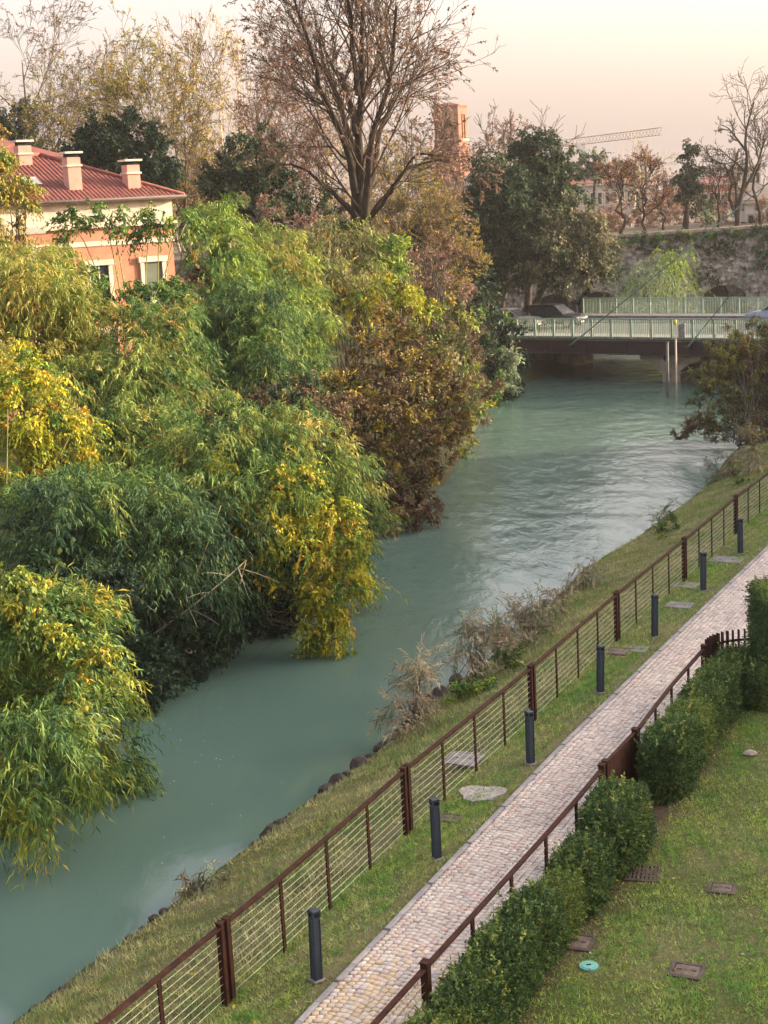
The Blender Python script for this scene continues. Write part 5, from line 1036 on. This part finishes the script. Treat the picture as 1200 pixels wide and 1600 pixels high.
# ------------------------------------------------------------------ cars
def car(label, loc, rz, paint, suv=False):
    root = thing('parked_car' if False else 'car', label, 'car', loc, rz, 'cars on the bridge')
    L, W, H = (4.55, 1.84, 1.66) if suv else (4.3, 1.76, 1.46); hl = L / 2; belt = .98 if suv else .92
    # side outline (x forward) of the lower body; loft over the width with rounded flanks
    low = [(-hl, .42), (-hl + .05, .75), (-hl + .12, belt), (-.9, belt + .03), (.75, belt), (hl - .45, belt - .10), (hl - .08, belt - .24), (hl, .55), (hl - .06, .30), (-hl + .10, .28)]
    def loft(out, ws):
        n = len(out); V = []
        for y, kx, kz in ws: V += [(x * kx, y, .28 + (z - .28) * kz) for x, z in out]
        F = [tuple(range(n)), tuple(range(n * len(ws) - 1, n * (len(ws) - 1) - 1, -1))]
        for j in range(len(ws) - 1): F += [(j * n + i, (j + 1) * n + i, (j + 1) * n + (i + 1) % n, j * n + (i + 1) % n) for i in range(n)]
        return G().add(V, F)
    w = W / 2
    loft(low, [(-w, .955, .93), (-w + .06, .985, .985), (-w * .5, 1, 1.01), (w * .5, 1, 1.01), (w - .06, .985, .985), (w, .955, .93)]).build('body', paint, root, True)
    rx0, rx1 = (-hl + .28, .30) if suv else (-1.35, .10); bx0, bx1 = (-hl + .10, 1.12) if suv else (-hl + .42, .98)
    cab = [(bx0, belt), (rx0, H - .06), (rx0 + .3, H), (rx1 - .25, H), (rx1, H - .05), (bx1, belt - .02)]
    n = len(cab); ws = [(-w + .05, belt), (-w + .24, H)]
    def cabp(off):
        V = []
        for y in (-1, 1):
            for x, z in cab: k = (z - belt) / (H - belt); V.append((x, y * (w - .05 - .19 * max(k, 0)) + 0, z))
        return V
    V = cabp(0); F = [tuple(range(n)), tuple(range(2 * n - 1, n - 1, -1))] + [(i, n + i, n + (i + 1) % n, (i + 1) % n) for i in range(n)]
    G().add(V, F).build('cabin', paint, root)
    def pane(a, nm):
        g = G().add(a, [tuple(range(len(a)))]); return g.build(nm, M_GLASS, root)
    for y in (-1, 1):
        f = lambda x, z: (x, y * (w - .05 - .19 * max((z - belt) / (H - belt), 0) + .012), z)
        t_, b_ = H - .12, belt + .05
        fx = lambda z, x0, x1: x0 + (x1 - x0) * (z - belt) / (H - belt)
        q1 = [f(fx(b_, bx0, rx0) + .12, b_), f(-.50, b_), f(-.48, t_), f(fx(t_, bx0, rx0) + .14, t_)]; q2 = [f(-.38, b_), f(fx(b_, bx1, rx1) - .16, b_), f(fx(t_, bx1, rx1) - .14, t_), f(-.40, t_)]
        for q in (q1, q2): pane(q if y < 0 else q[::-1], 'side_window')
    nxf = nrm(np.array([H - belt, 0, bx1 - rx1])) * .012; kf = lambda x, y, z: tuple(np.array([x, y, z]) + nxf)
    pane([kf(bx1 - .04, -w + .14, belt + .03), kf(bx1 - .04, w - .14, belt + .03), kf(rx1 + .03, w - .30, H - .07), kf(rx1 + .03, -w + .30, H - .07)], 'windscreen')
    pane([(bx0 - .0, w - .16, belt + .08), (bx0 - .0, -w + .16, belt + .08), (rx0 - .03, -w + .3, H - .1), (rx0 - .03, w - .3, H - .1)], 'rear_window')
    for x in (-hl + .82, hl - .85):
        for y in (-1, 1):
            g = G().tube([(x, y * (w - .19), .33), (x, y * (w + .012), .33)], .33, 18); o = g.build('wheel', M_TYRE, root, True)
            G().tube([(x, y * (w + .013), .33), (x, y * (w + .022), .33)], .21, 12).build('rim', M_CABLE, o)
    for y in (-1, 1):
        G().box((hl - .14, y * (w - .30), belt - .30), (.26, .36, .13), y * -.35, .03).build('headlight', M_WHITE, root)
        G().box((-hl + .10, y * (w - .22), belt - .12), (.12, .28, .20), 0, .03).build('tail_light', plain('tail_red_%s%d' % (paint.name, y), (.25, .02, .015), .3), root)
        G().box((bx1 - .25, y * (w + .07), belt + .08), (.12, .16, .12), 0, .03).build('mirror', paint, root)
    G().box((hl - .03, 0, .52), (.06, .9, .16), 0, .015).build('grille', M_DARK, root)
    G().box((hl + .006, 0, .42), (.02, .50, .11)).build('number_plate', M_WHITE, root)
    return root
P_BLACK = plain('black_car_paint', (.008, .009, .012), .25, .1, 2.0, spec=.4); P_GREY = plain('grey_car_paint', (.16, .155, .155), .3, .1, 2.0, metal=.3, spec=.6); P_SILV = plain('silver_blue_paint', (.22, .26, .33), .3, .1, 2.0, metal=.3, spec=.6)
def car_at(px, Yb, y, label, paint, suv, flip=False):
    # slide along the lane until the car's middle stands on the photo column
    best = min(np.arange(-20, 30, .1), key=lambda x: abs(bw(x, y)[0] / bw(x, y)[1] - at(px, 482, 100)[0] / 100)); q = bw(best, y)
    o = car(label, (q[0], q[1], DZ), BA + (math.pi if flip else 0), paint, suv); k = .88 if paint is P_BLACK else .93; o.scale = (k, k, k)
car_at(868, 0, 7.0, 'black estate car heading right on the bridge', P_BLACK, True)
car_at(800, 0, 5.0, 'grey hatchback behind the bridge ivy, following the black car', P_GREY, False)
car_at(1222, 0, 9.5, 'silver blue car at the right edge on the bridge', P_SILV, True, True)

# poles standing in the water before the bridge
q = atz(1057, 622, WATER_Z); root = thing('gauge_pole', 'slim white pole with yellow top standing in the river', 'pole', (q[0], q[1], WATER_Z))
G().tube([(0, 0, -1), (0, 0, 3.9)], .05, 10).build('shaft', M_STONE, root, True); G().tube([(0, 0, 3.9), (0, 0, 4.15)], .075, 10).build('cap', plain('yellow_paint', (.55, .40, .04), .6), root, True)
G().box((.32, 0, 3.55), (.36, .12, .75), 0, .03).build('gauge_box', M_CONC, root)
q = atz(1046, 622, WATER_Z); root = thing('mooring_pole', 'grey steel pole next to the white pole in the river', 'pole', (q[0], q[1] + .4, WATER_Z))
G().tube([(0, 0, -1), (0, 0, 2.9)], .075, 10).build('shaft', plain('grey_pole', (.10, .11, .11), .6), root, True); G().tube([(0, 0, 2.9), (0, 0, 2.96)], .09, 10).build('cap', M_IRON, root)

# ------------------------------------------------------------------ villa
vc = at(288, 306, 84.0)                       # right front corner at eave height
fd = np.array([-.84, -.543]); fn = np.array([.543, -.84])      # along the front to the left; outward normal
VA = math.atan2(-fd[1], -fd[0])               # local +x runs along the front to the right, local -y points outward
root = thing('villa', 'pink villa with red tiled hip roof and three chimneys', 'house', (vc[0], vc[1], .4), VA)
VW, VD, EZ = 15.0, 11.0, vc[2] - .4           # width, depth, eave height above its ground
wx0 = -VW
G().prism([(wx0 + .5, .6), (-.6, .6), (-.6, VD), (wx0 + .5, VD)], 0, EZ - 1.25).build('wall', M_PINK, root)
G().prism([(wx0 + .42, .52), (-.52, .52), (-.52, VD + .08), (wx0 + .42, VD + .08)], EZ - 1.25, EZ - .12).build('frieze', M_CREAM, root)
G().prism([(wx0 + .25, .35), (-.35, .35), (-.35, VD + .2), (wx0 + .25, VD + .2)], EZ - 1.42, EZ - 1.24).build('cornice', M_CREAM, root)
G().prism([(wx0 + .45, .54), (-.54, .54), (-.54, VD + .06), (wx0 + .45, VD + .06)], EZ - 2.35, EZ - 2.1).build('string_course', M_CREAM, root)
# roof: lower hip, eave board, gutter, and a raised upper part behind
def hip(x0, x1, y0, y1, z, h, rid):
    ym = (y0 + y1) / 2; r0, r1 = x0 + rid, x1 - rid
    V = [(x0, y0, z), (x1, y0, z), (x1, y1, z), (x0, y1, z), (r0, ym, z + h), (r1, ym, z + h)]
    return V, [(0, 1, 5, 4), (1, 2, 5), (2, 3, 4, 5), (3, 0, 4), (3, 2, 1, 0)]
V_, F_ = hip(wx0, 0, 0, VD + .7, EZ + .02, 2.5, 5.6); roof = G().add(V_, F_).build('roof', M_TILE, root)
G().prism([(wx0, 0), (0, 0), (0, VD + .7), (wx0, VD + .7)], EZ - .11, EZ + .015).build('eave_board', M_CREAM, root)
g = G(); g.tube([(wx0 - .05, -.05, EZ), (.05, -.05, EZ)], .08, 8); g.tube([(.05, -.05, EZ), (.05, VD + .7, EZ)], .08, 8); g.build('gutter', M_IRON, root, True)
# rows of tiles: raised ribs down the front and right slopes
rib = G(); ym = (VD + .7) / 2
for x in np.arange(wx0 + .3, -.2, .24):
    k = min(1.0, (x - wx0) / 5.6, -x / 5.6); rib.beam((x, 0.02, EZ + .05), (x, ym * k, EZ + .05 + 2.5 * k), .09, .03, (0, -.4, 1))
for y in np.arange(.3, VD + .5, .24):
    k = min(y / ym, (VD + .7 - y) / ym); rib.beam((-.02, y, EZ + .05), (-5.6 * k, y, EZ + .05 + 2.5 * k), .09, .03, (.4, 0, 1))
tag(rib.build('tiles', M_TILE, roof), kind='stuff')
hipc = G(); hipc.tube([(0, 0, EZ + .06), (-5.6, ym, EZ + 2.6)], .12, 7); hipc.tube([(wx0, 0, EZ + .06), (wx0 + 5.6, ym, EZ + 2.6)], .12, 7); hipc.tube([(wx0 + 5.6, ym, EZ + 2.6), (-5.6, ym, EZ + 2.6)], .12, 7); hipc.build('ridge_tiles', M_TILE, roof, True)
ux0, ux1, uy0, uy1 = wx0 + 3.0, -3.6, ym + .6, ym + 8
G().prism([(ux0 + .6, uy0 + .6), (ux1 - .6, uy0 + .6), (ux1 - .6, uy1), (ux0 + .6, uy1)], EZ - .5, EZ + 2.45).build('attic_wall', M_CREAM, root)
V_, F_ = hip(ux0, ux1, uy0, uy1 + .6, EZ + 2.5, 1.5, 3.4); G().add(V_, F_).build('upper_roof', M_TILE, root)
G().prism([(ux0, uy0), (ux1, uy0), (ux1, uy1 + .6), (ux0, uy1 + .6)], EZ + 2.38, EZ + 2.49).build('upper_eave', M_IRON, root)
for x in np.arange(ux1 - 5.0, ux1 - .8, .22): G().box((x, uy0 + .5, EZ + 1.85), (.06, .06, .9)).build('baluster', M_CREAM, root)
def chimney(px, py_top, py_bot, dy, w=.72):
    q = at(px, py_bot, 1.0); # ray; stand it on the roof at local depth dy
    d = nrm(at(px, py_top, 50.) - np.array([0, 0, CAM_H])); n_ = np.array([fn[0], fn[1], 0]); o_ = np.array([vc[0], vc[1], 0]) - n_ * dy
    t = ((o_ - np.array([0, 0, CAM_H])) @ n_) / (d @ n_); P = d * t + np.array([0, 0, CAM_H]); lx_ = (P[:2] - vc[:2]) @ (-fd)
    zt = P[2] - .4; c = thing('x', None, None) if False else None
    o = G().box((lx_, dy, (zt + EZ - .3) / 2 - .1), (w, w, zt - EZ + .3 - .2)).build('chimney', plain('pink_chimney_%d' % px, (.52, .28, .22), .9, .12, 2.0), root)
    G().box((lx_, dy, zt - .62), (w + .14, w + .14, .10)).build('chimney_band', M_CREAM, o); G().box((lx_, dy, zt - .10), (w * .8, w * .8, .22)).build('chimney_flue', M_DARK, o); G().box((lx_, dy, zt + .04), (w + .26, w + .26, .10)).build('chimney_cap', M_CREAM, o)
chimney(110, 240, 308, 1.6); chimney(203, 252, 305, 1.5); chimney(34, 222, 246, 5.0)
sx = -7.6; k = .42
g = G(); g.add([(sx - .5, ym * k - .5, EZ + 2.5 * k - .12 + .03), (sx + .5, ym * k - .5, EZ + 2.5 * k - .12 + .03), (sx + .5, ym * k + .5, EZ + 2.5 * k + .32), (sx - .5, ym * k + .5, EZ + 2.5 * k + .32)], [(0, 1, 2, 3)]); g.build('skylight', M_CABLE, roof)
def vwin(lx_, z0, z1, w, shut=False):
    g = G(); t = .22
    for s in (-1, 1): g.box((lx_ + s * (w / 2 + t / 2), .55, (z0 + z1) / 2), (t, .16, z1 - z0))
    g.box((lx_, .53, z1 + .14), (w + 2 * t + .2, .24, .28)); g.box((lx_, .53, z0 - .08), (w + 2 * t + .1, .22, .15)); wd = g.build('window', M_CREAM, root)
    G().box((lx_, .585, (z0 + z1) / 2), (w, .05, z1 - z0)).build('shutter' if shut else 'pane', M_SHUT if shut else M_GLASS, wd)
    if not shut: G().box((lx_, .545, (z0 + z1) / 2), (.06, .04, z1 - z0)).build('mullion', M_CREAM, wd)
for i, lx_ in enumerate((-1.9, -5.0, -8.1, -11.2, -13.6)):
    vwin(lx_, EZ - 5.4, EZ - 3.35, 1.05, i == 0); vwin(lx_, EZ - 9.3, EZ - 6.9, 1.05, i % 2 == 1)
for lx_ in (-4.9, -10.5): G().box((lx_, .515, EZ - .95), (.75, .06, .35)).build('attic_window', M_GLASS, root)
# pale side wing with balcony at the left edge
q = at(20, 350, 71); wing = thing('villa_wing', 'white balcony wing of the villa behind the golden branch', 'house', (q[0], q[1], .4), VA)
G().box((-3, 1.5, 4.4), (7, 3, 8.8)).build('wall', M_PINK, wing); G().box((-3, .2, 9.0), (7.6, 4.2, .3)).build('roof_slab', M_CREAM, wing)
for z in (7.6,): 
    G().box((-3, -.5, z - .6), (7.2, 1.0, .2)).build('balcony_floor', M_WHITE, wing); G().box((-3, -.95, z + .05), (7.2, .08, .9)).build('balcony_front', M_WHITE, wing)
for x in (-4.5, -1.5): G().box((x, .0 - .02, 7.3), (1.1, .06, 1.9)).build('window', M_GLASS, wing)

# ------------------------------------------------------------------ brick bell tower and church roof
TYd = 400.0; tc_ = at(703, 160, TYd); tz = tc_[2]
root = thing('bell_tower', 'square brick bell tower with open belfry glowing in the sun', 'tower', (tc_[0], tc_[1], 1.0), R(-24)); Hh = tz - 1.0; w = 6.5
G().prism([(-w / 2, -w / 2), (w / 2, -w / 2), (w / 2, w / 2), (-w / 2, w / 2)], 0, Hh - 9.5).build('shaft', M_BRICK, root)
for sx_ in (-1, 1):
    for sy in (-1, 1): G().box((sx_ * (w / 2 - .55), sy * (w / 2 - .55), (Hh - 10) / 2), (1.3, 1.3, Hh - 10.2)).build('corner_pilaster', M_BRICK, root)
G().box((0, 0, Hh - 9.3), (w + .5, w + .5, .4)).build('string_course', M_STONE, root)
for sx_ in (-1, 1):
    for sy in (-1, 1): G().box((sx_ * (w / 2 - .8), sy * (w / 2 - .8), Hh - 6.1), (1.6, 1.6, 6.0)).build('belfry_corner', M_BRICK, root)
for k_ in range(4):
    a = k_ * math.pi / 2
    for s_ in (-.8, .8):
        c, s2 = math.cos(a), math.sin(a); x, y = s_, -w / 2 + .4; G().box((x * c - y * s2, x * s2 + y * c, Hh - 6.1), (.7, .35, 6.0), a).build('belfry_column', M_BRICK, root)
G().box((0, 0, Hh - 5.8), (w - 2.4, w - 2.4, 6.6)).build('belfry_shade_block', M_DARK, root)  # dark block fills the open belfry in place of its inner shade
G().box((0, 0, Hh - 2.1), (w, w, 2.0)).build('belfry_head', M_BRICK, root); G().box((0, 0, Hh - .95), (w + .6, w + .6, .35)).build('cornice', M_BRICK, root)
G().add([(-w / 2, -w / 2, Hh - .8), (w / 2, -w / 2, Hh - .8), (w / 2, w / 2, Hh - .8), (-w / 2, w / 2, Hh - .8), (0, 0, Hh + .1)], [(0, 1, 4), (1, 2, 4), (2, 3, 4), (3, 0, 4)]).build('roof', M_TILE, root)
q = at(735, 275, 390); root = thing('church', 'grey church roof showing beside the bell tower foot', 'church', (q[0], q[1], 1.0), R(-10)); hz_ = q[2] - 1
G().box((0, 5, (hz_ - 3) / 2), (16, 12, hz_ - 3)).build('wall', M_BRICK, root)
G().prism_y([(-8.6, hz_ - 3.2), (8.6, hz_ - 3.2), (0, hz_ + .6)], -1.5, 11.5).build('roof', M_STONE, root)

# ------------------------------------------------------------------ crane
cb = at(897, 250, 300.0); root = thing('tower_crane', 'distant tower crane with long jib above the trees', 'crane', (cb[0], cb[1], 1.0))
tp = at(897, 222, 300.0); hz_ = tp[2] - 1
def lattice(a, b, w, n, nm, tri=False, r=.065):
    a, b = np.array(a, float), np.array(b, float); t = nrm(b - a); u = nrm(np.cross(t, (0, 1, .01))); v = np.cross(t, u); g = G()
    cs = [u * w / 2 + v * w / 2, -u * w / 2 + v * w / 2, -u * w / 2 - v * w / 2, u * w / 2 - v * w / 2]
    for c in cs: g.tube([a + c, b + c], r, 4)
    for i in range(n):
        p0, p1 = a + (b - a) * i / n, a + (b - a) * (i + 1) / n
        for k_ in range(4): g.tube([p0 + cs[k_], p1 + cs[(k_ + 1) % 4]], r * .7, 3)
    return g.build(nm, M_STEELY, root)
lattice((0, 0, 0), (0, 0, hz_), 1.6, 18, 'mast')
e = at(1032, 205, 290.0) - np.array([cb[0], cb[1], 1.0]); lattice((0, 0, hz_), e, 1.3, 26, 'jib'); bk = -e * .22; bk[2] = hz_ - (e[2] - hz_) * .22
lattice((0, 0, hz_), (bk[0], bk[1], bk[2]), 1.2, 6, 'counter_jib'); G().box((bk[0], bk[1], bk[2] - 1.0), (2.5, 1.6, 2.2)).build('counterweight', M_CONC, root); G().box((1.2, -.9, hz_ - 1.2), (1.5, 1.5, 2.0)).build('cab', M_WHITE, root)

# ------------------------------------------------------------------ hazy buildings behind the wall
def block(name, label, px0, px1, py_top, Y, d, floors, m_, roof='flat', rz=0.0, bays=6, zb=1.2, roofm=None):
    a, b_ = at(px0, py_top, Y), at(px1, py_top, Y); w = abs(b_[0] - a[0]); h = a[2] - zb
    root = thing(name, label, 'building', ((a[0] + b_[0]) / 2, Y, zb), rz)
    G().box((0, d / 2, h / 2), (w, d, h)).build('wall', m_, root); G().box((0, d / 2, h + .15), (w + .8, d + .8, .32)).build('cornice', M_CREAM, root)
    if roof == 'hip':
        V_, F_ = hip(-w / 2 - .5, w / 2 + .5, -.5, d + .5, h + .33, min(w, d) * .22, min(w, d) * .45); G().add(V_, F_).build('roof', roofm or M_TILE, root)
    fh = 3.2; top = h - 1.0
    wm = G().box((0, 0, 0), (min(1.1, w / bays * .5), .12, 1.6)).mesh('window'); wm.materials.append(M_GLASS); fm = G().box((0, .03, 0), (min(1.1, w / bays * .5) + .3, .10, 1.95)).mesh('frame'); fm.materials.append(M_CREAM)
    for f_ in range(floors):
        for i in range(bays):
            o = link('window', wm, None, root, (-w / 2 + (i + .5) * w / bays, -.03, top - .9 - f_ * fh)); link('frame', fm, None, o)
    return root
block('palace', 'pale hazy palace front with rows of windows behind the wall', 885, 1012, 292, 230, 14, 3, M_STONE, 'hip', 0, 11, 5)
block('house', 'orange-lit gabled house below the crane', 905, 948, 272, 260, 12, 2, M_PINK, 'hip', R(20), 4, 5)
block('house', 'hazy house with tall windows right of the cedar', 950, 1000, 268, 250, 12, 3, M_CREAM, 'flat', R(8), 4, 5)
block('house', 'hazy reddish roofed house behind the slim bare tree', 1095, 1150, 290, 210, 12, 3, M_PINK, 'hip', R(-8), 5, 5)
block('house', 'pale grey hazy apartment block behind the big bare wall tree', 1128, 1190, 262, 260, 12, 4, M_STONE, 'flat', R(6), 6, 5)
block('house', 'white house with dark roof at the right edge on the wall', 1166, 1240, 318, 146, 8, 1, M_WHITE, 'hip', R(-4), 5, 6.1, M_IRONR)
block('house', 'low red roofed house seen between the wall trees', 1040, 1075, 305, 240, 10, 2, M_PINK, 'hip', 0, 3, 5)

# ------------------------------------------------------------------ people walking on the wall
def person(label, px, Y, top, rz, col, sit=False):
    b = tb(px, 352, Y, TZ - .02); root = thing('person', label, 'person', tuple(b), rz, 'people on the city wall')
    J = {'hip': (0, 0, .92), 'chest': (0, 0, 1.30), 'neck': (0, 0, 1.48), 'lk': (.10, .08, .50), 'lf': (.10, -.05, .06), 'lt': (.10, .12, .03), 'rk': (-.10, -.04, .50), 'rf': (-.10, -.20, .08), 'rt': (-.10, -.06, .03), 'ls': (.20, 0, 1.40), 'le': (.26, -.06, 1.14), 'lh': (.24, .06, .90), 'rs': (-.20, 0, 1.40), 're': (-.26, .05, 1.14), 'rh': (-.25, .18, .93)}
    E_ = [('hip', 'chest'), ('chest', 'neck'), ('hip', 'lk'), ('lk', 'lf'), ('lf', 'lt'), ('hip', 'rk'), ('rk', 'rf'), ('rf', 'rt'), ('chest', 'ls'), ('ls', 'le'), ('le', 'lh'), ('chest', 'rs'), ('rs', 're'), ('re', 'rh')]
    rad = {'hip': .16, 'chest': .17, 'neck': .07, 'lk': .075, 'rk': .075, 'lf': .05, 'rf': .05, 'lt': .04, 'rt': .04, 'ls': .085, 'rs': .085, 'le': .06, 're': .06, 'lh': .045, 'rh': .045}
    ks = list(J); me = bpy.data.meshes.new('body'); me.from_pydata([J[k_] for k_ in ks], [(ks.index(a), ks.index(b_)) for a, b_ in E_], [])
    o = link('body', me, col, root); md = o.modifiers.new('skin', 'SKIN')
    for k_, v in zip(ks, me.skin_vertices[0].data): v.radius = (rad[k_], rad[k_])
    me.skin_vertices[0].data[0].use_root = True; o.modifiers.new('sub', 'SUBSURF').levels = 1
    hd = link('head', rock_mesh(3, 2, .04), plain('skin_%d' % px, (.45, .28, .2), .6), root, (0, .02, 1.62)); hd.scale = (.085, .10, .12)
    hr = link('hair', rock_mesh(4, 2, .05), M_DARK, root, (0, -.015, 1.655)); hr.scale = (.092, .10, .105)
person('person in a black coat walking on the city wall', 920, 133.2, 0, R(80), plain('black_coat', (.02, .02, .025), .9))
person('person in pale clothes at the wall edge, left of the other walker', 888, 133.0, 0, R(-70), plain('pale_jacket', (.35, .36, .42), .9))

# ------------------------------------------------------------------ unseen house block right of the garden, added to shade path and lawn
root = thing('unseen_house', 'unseen house block right of the garden, added to shade the path', 'building', (31, 32, 0))
G().box((0, 0, 4.0), (12, 76, 8.0)).build('wall', M_CREAM, root); G().box((0, 0, 8.15), (13, 77, .3)).build('roof', M_TILE, root)
wm = G().box((0, 0, 0), (.1, 1.2, 1.6)).mesh('window'); wm.materials.append(M_GLASS)
for y in np.arange(-34, 35, 4.0):
    for z in (1.8, 5.0): link('window', wm, None, root, (-6.02, y, z))

# the house the view is taken from: its front stands just behind the camera
CHW = G().box((0, 0, 0), (1.2, .1, 1.6)).mesh('window'); CHW.materials.append(M_GLASS)
root = thing('unseen_house', 'plastered house front behind the viewpoint, outside the picture', 'building', (2, -7.5, 0))
G().box((0, 0, 6.5), (46, 12, 13.0)).build('wall', M_CREAM, root); G().box((0, 0, 13.15), (47, 13, .3)).build('roof', M_TILE, root)
for x in np.arange(-21, 22, 3.5):
    for z in (1.9, 5.0, 8.1, 11.2): link('window', CHW, None, root, (x, 6.02, z))

# ------------------------------------------------------------------ evening haze
def haze_mat():
    m, t = mat('haze_air'); v = N(t, 'ShaderNodeVolumePrincipled'); v.inputs['Color'].default_value = (.96, .93, .92, 1); v.inputs['Density'].default_value = HAZE_D; v.inputs['Anisotropy'].default_value = .35
    o = N(t, 'ShaderNodeOutputMaterial'); t.links.new(v.outputs[0], o.inputs['Volume']); return m
HAZE_D = .00018
g = G().box((0, 215, 28), (320, 470, 64)); tag(g.build('haze', haze_mat()), 'thin evening haze filling the air', kind='stuff')
